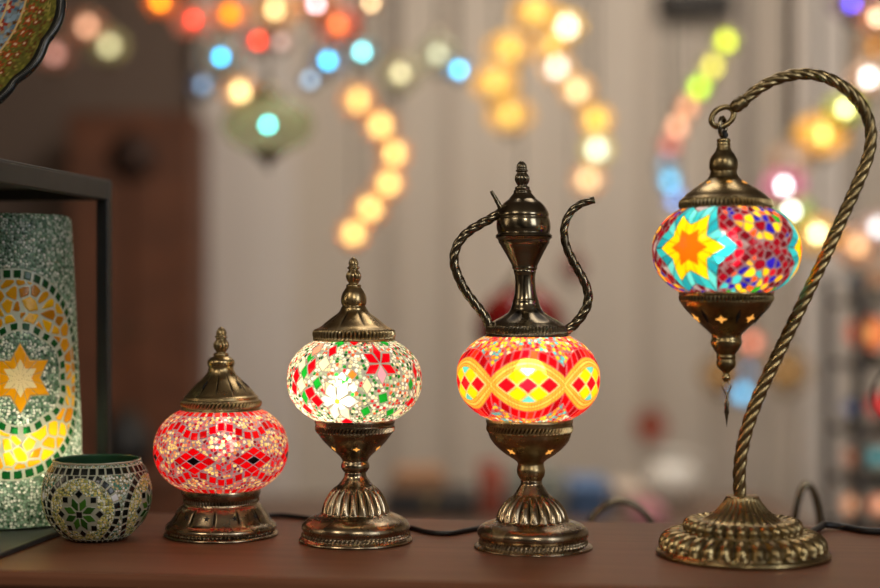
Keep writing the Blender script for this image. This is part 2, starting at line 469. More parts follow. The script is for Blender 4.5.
# ---- wave globe (ewer lamp)
def pat_wave(p):
    p.grout_c = rgb('#d09a6a'); p.col[:] = rgb('#a8707c')
    rm = p.L / (2 * PI); th = p.a / rm
    h = 20.5 * np.abs(np.cos(3 * th)) ** 0.85 + 0.5
    q = (np.abs(p.b - 4) - h) / np.sqrt(1 + np.minimum(1.5, np.abs(20.5 * 3 / rm * np.sin(3 * th))) ** 2)
    p.beads(q > 0, 5.0, [('#ffcc14', 32), ('#e83c14', 20), ('#d01020', 18), ('#4fb8c8', 18), ('#fff0d0', 8), ('#ff8a10', 8)], 21, 0.5)
    # red tiles hugging the wave
    n = 6 * 8; t = ((p.a / p.L * n + 0.35 * np.sign(p.b) * q / 10) % 1)
    z = (q > 4.5) & (q < 13); p.col[z] = rgb('#c9707a'); p.h[z] = 0; p.g[z] = 0
    cellid = np.floor(p.a / p.L * n + 0.35 * np.sign(p.b) * q / 10)
    rc = np.where((np.modf(np.abs(cellid * 0.377))[0] < .12)[..., None], rgb('#e83418'), np.where((np.modf(np.abs(cellid * 0.713))[0] < .3)[..., None], rgb('#960410'), rgb('#c00410')))
    p.put((q > 5) & (q < 12.4) & (t > .09) & (t < .91) & (np.abs(q - 10.0) > 0.0), rc)
    # gold band of three bead lines
    z = np.abs(q) <= 4.6; p.col[z] = rgb('#c8741c'); p.h[z] = 0.2; p.g[z] = 0.5
    for c in (-3.0, 0.0, 3.0):
        t2 = (p.a / 3.0) % 1
        p.put((np.abs(q - c) < 1.15) & (t2 > .1), np.where((np.abs(c) < 1), rgb('#ffc860'), rgb('#ffb040')), 0.8)
    # diamonds inside
    ins = q < -4.6; p.col[ins] = rgb('#ffe9a0'); p.h[ins] = 0; p.g[ins] = 0
    per = p.L / 6; al = (p.a + per / 2) % per - per / 2
    u = al / 21.0; v = (p.b - 4) / 17.0
    i = np.floor(u + v + .5); j = np.floor(u - v + .5)
    fu = np.abs(u + v + .5 - i - .5); fv = np.abs(u - v + .5 - j - .5)
    row = i - j
    c = np.empty(p.col.shape); c[:] = rgb('#ffd60a')
    c[row == 0] = rgb('#d00c1c'); 
    c[(np.abs(row) >= 2)] = rgb('#fff0a8')
    c[(np.abs(row) == 2)] = rgb('#ffe040')
    c[(np.abs(row) == 2) & (i + j == 0)] = rgb('#5fd0d8')
    c[(np.abs(row) == 1) & (np.abs(i + j) == 3)] = rgb('#ffcf30')
    p.put(ins & (np.maximum(fu, fv) < .44), c)

# ---- star globe (swan-neck lamp)
def pat_star(p):
    p.grout_c = rgb('#8d7f86'); p.col[:] = p.grout_c
    p.shards(np.ones(p.a.shape, bool), 10.0, [('#7c081a', 14), ('#2416b0', 22), ('#ff5a10', 20), ('#ffc814', 22), ('#b01024', 8), ('#5a0818', 6), ('#22a020', 4), ('#3ab6c8', 5)], 33, 1.5, aspect=.9)
    rm = p.L / (2 * PI); per = p.L / 3
    for k in range(3):
        ca = math.radians(-29.0) * rm + k * per
        rho, ang, da, db = p.polar(ca, -1.5)
        # maroon diamond border
        dm = np.abs(da) + np.abs(db) * 1.2
        z = (dm > 62) & (dm < 76); p.col[z] = p.grout_c; p.h[z] = 0; p.g[z] = 0
        tq = (np.abs(da) - 1.2 * np.abs(db)) * .65 / 9.5 + .5; t = tq % 1
        p.put((dm > 63.5) & (dm < 74.5) & (t > .07) & (t < .93), np.where((np.modf(np.abs(np.floor(tq)) * .618)[0] < .5)[..., None], rgb('#86081c'), rgb('#660616')))
        z = dm <= 62.5; p.col[z] = rgb('#8d7f86'); p.h[z] = 0; p.g[z] = 0
        p.shards(z, 9.5, [('#86081c', 5), ('#600616', 4), ('#a89aa0', 2.5), ('#2416b0', 1.4)], 5, 1.5)
        # cyan surround
        sr = star_r(ang, 6, 36, 21.5, PI / 6); rr = rho / sr
        cy = star_r(ang, 6, 50, 35, PI / 6)
        z = rho < cy; p.col[z] = rgb('#3f6f78'); p.h[z] = 0; p.g[z] = 0
        tt = (ang / (2 * PI) * 24) % 1
        ci = np.modf(np.abs(np.floor(ang / (2 * PI) * 24)) * .618)[0]
        p.put(z & (tt > .07) & (tt < .93) & (rho < cy - .6), np.where((ci < .4)[..., None], rgb('#2fb4c4'), np.where((ci < .7)[..., None], rgb('#5fd0d8'), rgb('#1f96ac'))))
        z = rr < 1.04; p.col[z] = rgb('#9a6a1a'); p.h[z] = 0; p.g[z] = 0
        tt = (ang / (2 * PI) * 12 + .5) % 1
        p.put((rr < 1) & (rr > .56) & (tt > .035) & (tt < .965), rgb('#ffd20a'))
        p.put((rr < .53) & ((tt > .03) & (tt < .97)), rgb('#ff6a0a'))

# ---- tall green lantern with crescent and star
def pat_lantern(p):
    p.grout_c = rgb('#b9bfae'); p.col[:] = rgb('#6a7c6c')
    green = [('#4a7456', 22), ('#86a890', 26), ('#c8d6c8', 30), ('#eef2ea', 16), ('#1f4a30', 8)]
    p.beads(np.ones(p.a.shape, bool), 3.0, green, 41, 0.5)
    rnd = np.random.RandomState(2)
    for ca in (0.10 * 66, 0.10 * 66 + p.L / 2):
        rho, ang, da, db = p.polar(ca - 8, 0.0)
        ell = np.sqrt((da / 84) ** 2 + (db / 98) ** 2) * 98
        # dark squares round the crescent
        def ring(dist, angv, R, n, w, col, off=0):
            t = (angv / (2 * PI) * n + off) % 1; half = w * n / (2 * PI * R) / 2
            p.put((np.abs(dist - R) < w * .5) & (np.abs(t - .5) < half), rgb(col))
        z = ell < 102; p.col[z] = p.grout_c; p.h[z] = 0; p.g[z] = 0
        ring(ell, ang, 96.5, 56, 7.6, '#0a4a1c')
        d1, d2, rid = p.vor(14, 8, .95, .85)
        c = p.palette(rid, [('#d8980a', 4), ('#eab410', 4), ('#b8780a', 3), ('#e0a818', 3)])
        p.put((ell < 91) & (d2 - d1 > 2.2), c)
        rho, ang, da, db = p.polar(ca, 4.0)
        sc = 47 + 3.2 * np.abs(np.cos(3 * ang))
        z = rho < sc + 4.5; p.col[z] = p.grout_c; p.h[z] = 0; p.g[z] = 0
        dd = rho - sc
        t = (ang / (2 * PI) * 26) % 1
        p.put((np.abs(dd) < 3.2) & (np.abs(t - .5) < .29), rgb('#0a4a1c'))
        z = rho < sc - 5; p.col[z] = rgb('#5f7468')
        p.beads(z, 3.0, green, 47, 0.5)
        sr = star_r(ang, 6, 33, 19, 0.5 * PI / 3 + .52)
        z = rho < sr + 1.5; p.col[z] = rgb('#b8a070'); p.h[z] = 0; p.g[z] = 0
        t = (ang / (2 * PI) * 12 + .5) % 1
        p.put((rho < sr) & (t > .03) & (t < .97), rgb('#eca40c'))
        p.put((rho < sr * .56) & (t > .03) & (t < .97), rgb('#f4e2b0'))

# ---- candle bowl
def pat_votive(p):
    p.grout_c = rgb('#b4b49c'); p.col[:] = rgb('#7f8360')
    gold = [('#cfc566', 32), ('#a8a24a', 24), ('#efeac4', 22), ('#5d6430', 8), ('#e8d480', 14)]
    pale = [('#eef0e4', 36), ('#2f7d66', 18), ('#b0c4b0', 22), ('#d8c890', 16), ('#183828', 8)]
    p.beads(np.ones(p.a.shape, bool), 2.8, pale, 51, 0.5)
    for ca in [-17.5 + k * p.L / 4 for k in range(4)]:
        rho, ang, da, db = p.polar(ca, 0.0)
        z = rho < 38; p.beads(z, 2.8, gold, 52, .5)
        z = np.abs(rho - 38) < 3.6; p.col[z] = p.grout_c; p.h[z] = 0
        t = (ang / (2 * PI) * 30) % 1; ci = np.floor(ang / (2 * PI) * 30)
        p.put((np.abs(rho - 38) < 2.9) & (np.abs(t - .5) < .37), np.where((ci == 5)[..., None], rgb('#f2f4f6'), rgb('#04120c')))
        z = rho < star_r(ang, 8, 25.5, 19, PI / 8 + .39) ; zz = z; p.col[zz] = p.grout_c * .8; p.h[zz] = 0
        for k in range(8):
            t = 0.39 + k * PI / 4; u = da * math.sin(t) - db * math.cos(t); v = da * math.cos(t) + db * math.sin(t)
            p.put((u > 4) & (np.abs(v) < .5 * np.minimum(u - 3, (17.5 - u) * 1.1)), rgb('#234f14' if k % 2 else '#3a6b1e'))
            t += PI / 8; u = da * math.sin(t) - db * math.cos(t); v = da * math.cos(t) + db * math.sin(t)
            p.put((np.abs(u - 20) + np.abs(v) * 1.05 < 4.1), rgb('#030d08'))
        p.put((np.abs(da) < 3) & (np.abs(db) < 3), rgb('#030d08'))
    for e in (-40.5, 31):
        z = np.abs(p.b - e) < 3.6; p.col[z] = p.grout_c; p.h[z] = 0
        n = 36; t = (p.a / p.L * n) % 1; p.put((np.abs(p.b - e) < 2.9) & (np.abs(t - .5) < .38), rgb('#04120c'))

# ================================================================== THE SETTING
def struct(name, mb, mat): return tag(mb.build(name, mat), kind='structure')
def wallmat(name, col, scale=1.2, stripes=0.0):
    m, nt, out = new_mat(name)
    b = N(nt, 'BsdfPrincipled', Roughness=0.8)
    tc = N(nt, 'TexCoord'); mp = N(nt, 'Mapping'); mp.inputs['Scale'].default_value = (5, 5, 0.12)
    nt.links.new(tc.outputs['Object'], mp.inputs['Vector'])
    no = N(nt, 'TexNoise', Scale=scale, Detail=3.0); nt.links.new(mp.outputs['Vector'], no.inputs['Vector'])
    r = N(nt, 'ValToRGB'); r.color_ramp.elements[0].position = .35; r.color_ramp.elements[1].position = .65
    v = 0.05 + stripes
    r.color_ramp.elements[0].color = c4(tuple(k * (1 - v) for k in col)); r.color_ramp.elements[1].color = c4(tuple(k * (1 + v) for k in col))
    nt.links.new(no.outputs['Fac'], r.inputs['Fac']); nt.links.new(r.outputs['Color'], b.inputs['Base Color'])
    nt.links.new(b.outputs['BSDF'], out.inputs['Surface']); return m
WALL = wallmat('beige_wall', (0.60, 0.535, 0.455))
BROWNW = wallmat('brown_wall', (0.150, 0.105, 0.080))
PALE = wallmat('pale_pillar', (0.66, 0.61, 0.56))
CEIL = plain('ceiling_paint', (0.30, 0.25, 0.21), 0.9)
FLOORM = plain('floor_tile', (0.16, 0.12, 0.095), 0.5, scale=6)
YB = 5.6
mb = MB(); mb.box((0, 1.7, -0.05), (6.4, 8.0, 0.1)); struct('floor', mb, FLOORM)
mb = MB(); mb.box((0, 1.7, 2.95), (6.4, 8.0, 0.1)); struct('ceiling', mb, CEIL)
mb = MB(); mb.box((0.55, YB + .05, 1.45), (5.1, 0.1, 2.9)); struct('wall_back', mb, WALL)
mb = MB(); mb.box((-2.6, YB + .05, 1.45), (1.2, 0.1, 2.9)); struct('wall_back_left', mb, BROWNW)
mb = MB(); mb.box((-3.15, 1.7, 1.45), (0.1, 8.0, 2.9)); struct('wall_left', mb, BROWNW)
mb = MB(); mb.box((3.15, 1.7, 1.45), (0.1, 8.0, 2.9)); struct('wall_right', mb, WALL)
# brown panelled recess behind the cupboard, pillars and strips on the back wall
mb = MB(); mb.box((-1.47, YB - .02, 1.45), (1.10, 0.04, 2.9)); struct('wall_panel_left', mb, BROWNW)
mb = MB(); mb.box((-0.725, YB - .06, 1.45), (0.37, 0.12, 2.9), bev=0.015); struct('pillar_left', mb, PALE)
mb = MB(); mb.box((1.43, YB - .06, 1.45), (0.16, 0.12, 2.9), bev=0.015); struct('pillar_right', mb, PALE)
STRIP = wallmat('strip_brown', (0.52, 0.455, 0.385))
for i, (px, w) in enumerate([(395, .05), (452, .035), (648, .05), (735, .20), (783, .09)]):
    mb = MB(); mb.box(((px - CX) * YB / F, YB - .015, 1.45), (w, .03, 2.9), bev=.006); struct('trim_%d' % (i + 1), mb, STRIP)
mb = MB(); mb.box((0.96, YB - .05, 2.07), (0.28, 0.09, 0.10), bev=.01)
tag(mb.build('wall_vent', plain('vent_dark', (0.03, 0.026, 0.022), 0.6)), 'dark rectangular vent high on the back wall above the lime globes', 'vent')

# cupboard at the back left
WOOD = plain('cupboard_wood', (0.125, 0.042, 0.017), 0.55, noise=0.25, scale=9)
cb = empty('wooden_cupboard', (-1.085, 5.35, 0), 'tall reddish-brown wooden cupboard against the dark back wall, left', 'cupboard')
mb = MB(); mb.box((0, 0, .81), (.45, .34, 1.62), bev=.01); mb.build('carcass', WOOD, cb)
for s_ in (-1, 1):
    mb = MB(); mb.box((s_ * .112, -.18, .82), (.215, .02, 1.54), bev=.006); d_ = mb.build('door', WOOD, cb)
    mb = MB(); mb.lathe([(.001, -.012), (.012, -.008), (.014, 0), (.008, .012), (.001, .014)], 12, (s_ * .03, -.2, .85)); mb.build('knob', BRONZE, d_)
mb = MB(); mb.lathe([(.001, 0), (.07, .0), (.085, .006), (.001, .012)], 32); o = mb.build('medallion', plain('medallion_brown', (.045, .02, .012), .6), cb); o.location = (.01, -.192, 1.46); o.rotation_euler = (PI / 2, 0, 0)

# ================================================================== FOREGROUND TABLE
TW, nt, out = new_mat('table_wood')
b = N(nt, 'BsdfPrincipled', Roughness=0.42); b.inputs['Specular IOR Level'].default_value = .28
tc = N(nt, 'TexCoord'); mp = N(nt, 'Mapping'); mp.inputs['Scale'].default_value = (2.2, 26, 26)
nt.links.new(tc.outputs['Object'], mp.inputs['Vector'])
no = N(nt, 'TexNoise', Scale=2.5, Detail=7.0, Roughness=0.6); nt.links.new(mp.outputs['Vector'], no.inputs['Vector'])
r = N(nt, 'ValToRGB'); r.color_ramp.elements[0].position = .3; r.color_ramp.elements[1].position = .72
r.color_ramp.elements[0].color = (0.15, 0.056, 0.028, 1); r.color_ramp.elements[1].color = (0.215, 0.088, 0.045, 1)
nt.links.new(no.outputs['Fac'], r.inputs['Fac']); nt.links.new(r.outputs['Color'], b.inputs['Base Color'])
bp = N(nt, 'Bump', Strength=.06, Distance=.001); nt.links.new(no.outputs['Fac'], bp.inputs['Height']); nt.links.new(bp.outputs['Normal'], b.inputs['Normal'])
nt.links.new(b.outputs['BSDF'], out.inputs['Surface'])
ya = -math.atan(0.131); tcx, tcy = 0.0, 1.346
tb = empty('display_table', (tcx, tcy, 0), 'long narrow reddish-brown wooden table carrying the whole row of lamps', 'table', rz=ya)
mb = MB(); mb.box((0, 0, TZ - .0075), (2.4, .336, .015), bev=.004); mb.build('tabletop', TW, tb)
mb = MB()
for sy in (-1, 1): mb.box((0, sy * .14, TZ - .034), (2.3, .025, .038), bev=.002)
mb.build('apron', BLACKM, tb)
for sx in (-1, 1):
    for sy in (-1, 1):
        mb = MB(); mb.box((sx * 1.13, sy * .14, (TZ - .015) / 2), (.035, .035, TZ - .016), bev=.002); mb.build('leg', BLACKM, tb)

# ================================================================== LAMPS
BULB = emitter('bulb_warm', (1.0, 0.72, 0.38), 55)
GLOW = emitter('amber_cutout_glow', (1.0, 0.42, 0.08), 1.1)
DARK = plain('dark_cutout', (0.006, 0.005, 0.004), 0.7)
M_RED = glass_mosaic('mosaic_red'); M_WHITE = glass_mosaic('mosaic_white'); M_WAVE = glass_mosaic('mosaic_wave')
M_STAR = glass_mosaic('mosaic_star', 0.6, 0.16)
def bulbmat(n, s, col=(1.0, 0.74, 0.42)): return emitter(n, col, s)

def cord(lamp, pts, rad=0.0024, name='power_cord'):
    P = [Vector(p) - lamp.root.location for p in pts]
    P = [Vector(v) for v in catmull(P, 8)]
    mb = MB(); mb.tube(P, rad, 10); return mb.build(name, BLACKC, lamp.root)
def T(x, y, lift=0.0024):              # pixel on the table top
    D = K / (y - CY); p = W(x, y, D); p.z = TZ + lift; return p

def finial(lamp, x, yt, yb, mat, rb=8.0, rt=5.2):
    h = yb - yt; P = [(yt, .15), (yt + .04 * h, rt * .45), (yt + .12 * h, rt * .85), (yt + .22 * h, rt), (yt + .31 * h, rt * .9), (yt + .335 * h, rb * .8), (yt + .37 * h, rb * .8), (yt + .40 * h, rt * .8),
         (yt + .47 * h, rb * .75), (yt + .58 * h, rb), (yt + .72 * h, rb * .93), (yt + .83 * h, rb * .62), (yt + .87 * h, rb * .6), (yt + .89 * h, rb * .92), (yt + .97 * h, rb * .95), (yb, rb * .8)]
    return lamp.lathe('finial', P, mat, [(yt + 1, yt + .33 * h, 7, 1.2, .16, 'flute'), (yt + .42 * h, yt + .84 * h, 10, 1.7, .09, 'flute')], seg=120, it=1)

# --- short lamp, red globe
lp = Lamp(221.2, 1.41, 'mosaic_table_lamp', 'shortest bronze table lamp with a lit red and pink mosaic globe', 'lamp', group='brass mosaic table lamps')
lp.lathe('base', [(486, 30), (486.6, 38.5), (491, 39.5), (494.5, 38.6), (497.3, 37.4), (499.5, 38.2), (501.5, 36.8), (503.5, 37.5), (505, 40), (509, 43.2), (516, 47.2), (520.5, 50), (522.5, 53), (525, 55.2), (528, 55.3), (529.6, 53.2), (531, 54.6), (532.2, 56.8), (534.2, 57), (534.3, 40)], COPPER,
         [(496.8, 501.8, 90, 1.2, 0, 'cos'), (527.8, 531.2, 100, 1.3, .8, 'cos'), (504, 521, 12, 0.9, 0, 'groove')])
base = lp.root.children[0] if lp.root.children else None
base = [o for o in C.objects if o.parent == lp.root][-1]
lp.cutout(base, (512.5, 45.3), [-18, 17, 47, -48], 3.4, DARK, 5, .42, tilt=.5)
globe(lp, 'mosaic_globe', 409.5, 488, 40, 66.8, pat_red, M_RED)
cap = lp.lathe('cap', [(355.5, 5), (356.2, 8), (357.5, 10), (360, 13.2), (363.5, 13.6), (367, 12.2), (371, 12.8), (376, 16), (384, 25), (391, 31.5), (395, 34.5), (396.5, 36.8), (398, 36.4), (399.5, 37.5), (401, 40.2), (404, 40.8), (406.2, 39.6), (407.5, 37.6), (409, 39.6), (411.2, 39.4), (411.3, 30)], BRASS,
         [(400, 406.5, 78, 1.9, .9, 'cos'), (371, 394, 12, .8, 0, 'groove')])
finial(lp, 223, 326.5, 356.5, BRASS, 8.0, 5.4)
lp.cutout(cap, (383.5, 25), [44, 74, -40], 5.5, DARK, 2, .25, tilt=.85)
lp.bulb(440, .013, bulbmat('bulb_red_lamp', 31, (1, .76, .48)), 3, -.004)
cord(lp, [lp.root.location + Vector((.025, .042, .006)), T(262, 519), T(280, 517.5), T(297, 519), T(325, 522), T(352, 521)])

# --- second lamp, white flowered globe
lp = Lamp(354.8, 1.375, 'mosaic_table_lamp', 'bronze table lamp with a lit white globe set with red and green flowers', 'lamp', group='brass mosaic table lamps', lean=lambda y: (540 - y) / 280 * -2.6 + 1.2)
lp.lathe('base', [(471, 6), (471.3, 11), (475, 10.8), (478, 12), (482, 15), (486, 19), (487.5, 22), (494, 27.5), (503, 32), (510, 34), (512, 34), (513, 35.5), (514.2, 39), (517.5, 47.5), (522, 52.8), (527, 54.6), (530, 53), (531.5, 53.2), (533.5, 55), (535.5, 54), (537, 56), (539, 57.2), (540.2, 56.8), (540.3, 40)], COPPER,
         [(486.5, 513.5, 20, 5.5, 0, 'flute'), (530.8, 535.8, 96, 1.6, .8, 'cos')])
cup = lp.lathe('cup', [(417, 30), (417.5, 39.5), (421, 40.5), (424.5, 39.2), (427, 40.2), (431, 39.6), (433, 37.2), (437, 34.6), (442, 30.6), (448, 24.5), (453, 18.5), (457, 14.6), (460.5, 12.5), (462, 13), (464, 14.2), (468, 14.2), (470, 12.6), (472, 11.6), (472.2, 5)], COPPER,
         [(425.5, 431.8, 80, 1.8, .9, 'cos')])
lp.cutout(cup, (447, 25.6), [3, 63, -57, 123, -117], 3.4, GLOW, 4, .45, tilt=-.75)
globe(lp, 'mosaic_globe', 340.5, 419.5, 40, 67.4, pat_white, M_WHITE)
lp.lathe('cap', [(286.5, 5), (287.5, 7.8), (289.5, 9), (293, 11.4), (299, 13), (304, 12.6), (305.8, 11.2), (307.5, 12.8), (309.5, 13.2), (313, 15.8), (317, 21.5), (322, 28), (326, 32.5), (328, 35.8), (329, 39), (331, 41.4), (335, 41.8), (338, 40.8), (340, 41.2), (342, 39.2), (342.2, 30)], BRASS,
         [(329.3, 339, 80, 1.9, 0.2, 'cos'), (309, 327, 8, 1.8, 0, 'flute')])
finial(lp, 354, 257, 288, BRASS, 8.0, 5.2)
lp.bulb(392, .013, bulbmat('bulb_white_lamp', 43, (1, .88, .68)), -12, -.012)
cord(lp, [lp.root.location + Vector((.030, .036, .006)), T(400, 530.5), T(412, 530.5), T(428, 534.5), T(448, 536), T(466, 533), T(500, 527), T(540, 524)])

# --- ewer lamp
lp = Lamp(532.5, 1.341, 'ewer_table_lamp', 'tall bronze lamp topped by a coffee-pot shape, lit red and yellow mosaic globe', 'lamp', group='brass mosaic table lamps', lean=lambda y: (546.6 - y) * -.0305 + .8)
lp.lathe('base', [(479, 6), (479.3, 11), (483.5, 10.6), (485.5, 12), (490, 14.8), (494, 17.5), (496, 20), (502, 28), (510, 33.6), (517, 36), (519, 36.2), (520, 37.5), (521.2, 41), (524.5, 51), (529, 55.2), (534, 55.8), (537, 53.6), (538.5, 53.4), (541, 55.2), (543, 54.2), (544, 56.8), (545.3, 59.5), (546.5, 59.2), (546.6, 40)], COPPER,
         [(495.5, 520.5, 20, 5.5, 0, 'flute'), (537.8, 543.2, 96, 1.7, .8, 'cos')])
cup = lp.lathe('cup', [(416.5, 30), (417, 41.5), (420.5, 44), (424, 42.6), (427, 43.8), (430.5, 43.4), (432.5, 41.6), (437, 40.6), (443, 37), (450, 30.2), (456, 22), (460, 15.4), (463, 12.8), (465, 13), (470.5, 14.6), (476, 13.2), (479, 11), (481, 10.6), (481.2, 5)], BRASS,
         [(424.8, 431.8, 84, 2.0, .9, 'cos')])
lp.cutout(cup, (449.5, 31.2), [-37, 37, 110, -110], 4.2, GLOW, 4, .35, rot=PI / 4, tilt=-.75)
globe(lp, 'mosaic_globe', 336, 418.5, 42.5, 71.6, pat_wave, M_WAVE)
lp.lathe('pitcher_shoulder', [(268.5, 6), (269, 11), (272, 11.4), (275, 10.2), (284, 10), (292, 10.8), (299, 12.2), (300.5, 13.4), (302.5, 13.2), (306, 14.4), (311, 17), (315, 22.5), (320, 32), (324, 36.8), (326, 39.6), (328, 41), (332, 41.8), (334, 40.4), (336, 42.4), (337.8, 42), (338, 30)], BRONZE,
         [(325.5, 333.6, 84, 1.9, .9, 'cos'), (308, 322, 6, 1.0, 0, 'cos')])
lp.lathe('pitcher_bowl', [(236.2, 20), (236.6, 28.6), (238, 28.4), (239.5, 25.8), (243, 25.4), (244.5, 24), (247, 22.8), (252, 19.8), (260, 15.6), (266.5, 12.2), (268, 12.8), (270.2, 11.6), (270.4, 5)], BRONZE)
lp.lathe('pitcher_lid', [(188.5, 5), (189.2, 7.2), (191.5, 9.4), (192.8, 8.6), (194, 9.8), (197, 12.4), (199, 13.8), (200.5, 16), (204, 20.4), (209, 23.6), (213, 25.6), (215.5, 26), (217, 25), (219, 26.4), (226, 27.3), (231, 26.6), (233, 25.6), (235, 28.2), (236.8, 28.8), (237, 15)], BRONZE)
finial(lp, 521, 160.5, 190, BRONZE, 8.0, 5.4)
def LL(pts, dy=0.0): return [tuple(lp.L(x, y, dy)) for x, y in pts]
rope('handle', LL([(504, 210), (498, 214), (490, 219), (479, 225), (467, 233), (458.5, 243), (454.5, 254), (454.5, 265), (458.5, 277), (465, 290), (473, 301), (481, 311), (487, 320), (490, 330)]), 4.9 * lp.k, BRONZE, lp.root, 3, .2, .03)
rope('thumb_piece', LL([(502.5, 212), (499, 205), (495.5, 198.5), (491, 191)]), 2.8 * lp.k, BRONZE, lp.root, 3, .2, .02, taper=lambda t: 1.1 - .5 * t)
rope('spout', LL([(563, 333), (572, 326.5), (580, 318), (586.5, 307), (588.3, 295), (585, 283), (579, 271.5), (572.5, 260), (567, 248), (564.3, 236), (564.8, 225), (569.5, 214), (577, 206.5), (586, 202), (594.5, 200)]), 5.0 * lp.k, BRONZE, lp.root, 3, .2, .03, taper=lambda t: 1.05 - .28 * t)
lp.bulb(374, .014, bulbmat('bulb_ewer_lamp', 46, (1, .84, .62)), -3, -.010)

# --- swan-neck lamp
lp = Lamp(742.5, 1.30, 'swan_neck_lamp', 'swan-neck brass lamp with a hanging multicoloured star mosaic globe', 'lamp')
ax = 726.2 - 742.5; lp.lean = lambda y: 0.0
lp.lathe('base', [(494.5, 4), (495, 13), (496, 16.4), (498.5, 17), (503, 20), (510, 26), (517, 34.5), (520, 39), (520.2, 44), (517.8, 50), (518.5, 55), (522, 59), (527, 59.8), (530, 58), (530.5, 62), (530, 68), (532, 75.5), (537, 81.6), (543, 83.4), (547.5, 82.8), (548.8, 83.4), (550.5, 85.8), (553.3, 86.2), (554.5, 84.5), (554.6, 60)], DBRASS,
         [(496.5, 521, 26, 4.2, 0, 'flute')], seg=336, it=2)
o = [c for c in C.objects if c.parent == lp.root][-1]
# gadroon lobes of the two tiers (displace the lathe rings by radius)
me = o.data; co = np.empty(len(me.vertices) * 3, np.float32); me.vertices.foreach_get('co', co); co = co.reshape(-1, 3)
cv = np.empty(len(me.vertices), np.float32); me.attributes['cav'].data.foreach_get('value', cv)
rpx = np.hypot(co[:, 0], co[:, 1]) / lp.k; zpx = co[:, 2] / lp.k; th = np.arctan2(co[:, 0], -co[:, 1])
for (ra, rb, n, amp, z0, z1, tw) in ((43, 61, 30, 7.0, 24, 38, .0), (62, 84.2, 30, 9.0, 6.4, 27, .0)):
    t = (rpx - ra) / (rb - ra); zt = (zpx - z0) / (z1 - z0)
    m = (t > 0) & (zt > 0) & (zt < 1) & (rpx < rb)
    w = np.where(m, np.clip(t * 4, 0, 1) * np.clip(zt * 3.5, 0, 1), 0)
    f = np.abs(np.cos(n * th / 2 + tw * zpx)) ** 0.75
    sc = 1 - amp * w * (1 - f) / np.maximum(rpx, 1)
    co[:, 0] *= sc; co[:, 1] *= sc; co[:, 2] -= np.where(m, amp * .45 * w * (1 - f) * lp.k, 0)
    cv = np.maximum(cv, np.clip(w * (.72 - f) * 1.5, 0, 1))
me.vertices.foreach_set('co', co.reshape(-1)); me.attributes['cav'].data.foreach_set('value', cv); me.update()
stem_px = [(740, 499), (739.5, 485), (739.5, 470), (742.5, 447), (749, 422), (758.5, 397), (770, 371), (782.5, 345), (795.5, 318), (808, 292), (820.5, 266), (832.5, 240), (844, 214), (854, 192), (862.5, 172), (868.5, 155), (871, 138), (869, 122), (862, 106), (850.5, 92.5), (836.5, 82.5), (820.5, 76), (803.5, 74), (788, 76), (772.5, 81), (757.5, 89.5), (746, 99), (737, 106)]
rope('swan_neck', [tuple(lp.L(x, y)) for x, y in stem_px], 6.6 * lp.k, DBRASS, lp.root, 4, .24, .048, seg=40, taper=lambda t: 1.03 - .13 * t)
mb = MB(); mb.tube([lp.L(x, y) for x, y in ((745, 100), (742.5, 101.8), (740, 103.6), (737.5, 105.4), (735, 107.2), (731, 110))], [6.4 * lp.k, 7.2 * lp.k, 6.2 * lp.k, 7.2 * lp.k, 6.4 * lp.k, 4.4 * lp.k], 20); mb.build('collar', DBRASS, lp.root)
mb = MB(); mb.tube([lp.L(722.6 + 12.2 * math.cos(a) * .82 - 8.6 * math.sin(a) * -.57, 116.8 - 12.2 * math.cos(a) * .57 + 8.6 * math.sin(a) * .82) for a in np.linspace(0, 2 * PI, 40)], 3.0 * lp.k, 12); mb.build('end_ring', DBRASS, lp.root)
lk = mb = MB(); cen = lp.L(722.5, 127)
mb.tube([cen + Vector((3.6 * math.sin(a) * lp.k, 4.5 * math.sin(a) * lp.k, 9.5 * math.cos(a) * lp.k)) for a in np.linspace(0, 2 * PI, 32)], 2.2 * lp.k, 10); mb.build('hanging_link', BRONZE, lp.root)
mb = MB(); mb.tube([lp.L(723.5, 131), lp.L(725.5, 135), lp.L(723, 140)], 3.0 * lp.k, 10); mb.build('cable_stub', BLACKC, lp.root)
lp.lean = lambda y: ax + (-2.6 if y < 175 else -2.6 * max(0, (215 - y) / 40))
cap = lp.lathe('cap', [(138.3, 2.5), (138.6, 6.4), (141, 7), (142.5, 6.2), (144.5, 7), (146, 6.4), (149, 7.4), (151, 8), (155, 11.4), (160, 14), (165.5, 14.6), (169, 14), (171.5, 12.8), (174, 13.6), (178, 15.4), (182, 20.5), (188, 30), (193, 37), (197, 41), (199, 43.6), (201, 46), (205, 47.2), (208, 46), (209.4, 44.5), (210.6, 45), (210.8, 30)], DBRASS,
         [(199.6, 208.6, 88, 1.9, 0.1, 'cos')])
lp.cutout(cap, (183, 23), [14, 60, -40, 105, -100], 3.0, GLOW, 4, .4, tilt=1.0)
lp.lean = lambda y: ax
globe(lp, 'mosaic_globe', 208.5, 292.5, 45, 73.5, pat_star, M_STAR)
cup = lp.lathe('lower_cup', [(290.8, 30), (291.2, 46.4), (293.5, 47.4), (295, 46.2), (297, 47.2), (300.5, 46.6), (302.5, 45), (306, 43.2), (311, 39.2), (317, 33.2), (323, 27), (329, 20.4), (333.5, 15.6), (336, 14.4), (338.5, 14.4), (341, 15.6), (345, 15), (348, 13.2), (351, 11.6), (353, 9.6), (355, 9), (357, 9.8), (359, 8.8), (361.5, 9.8), (365, 9.6), (368, 8), (371, 4.6), (373.5, 2.6), (375, 3.4), (377.5, 4.4), (380, 3.6), (381.8, 1.2)], DBRASS,
         [(295, 301.8, 92, 1.5, 0.1, 'cos')])
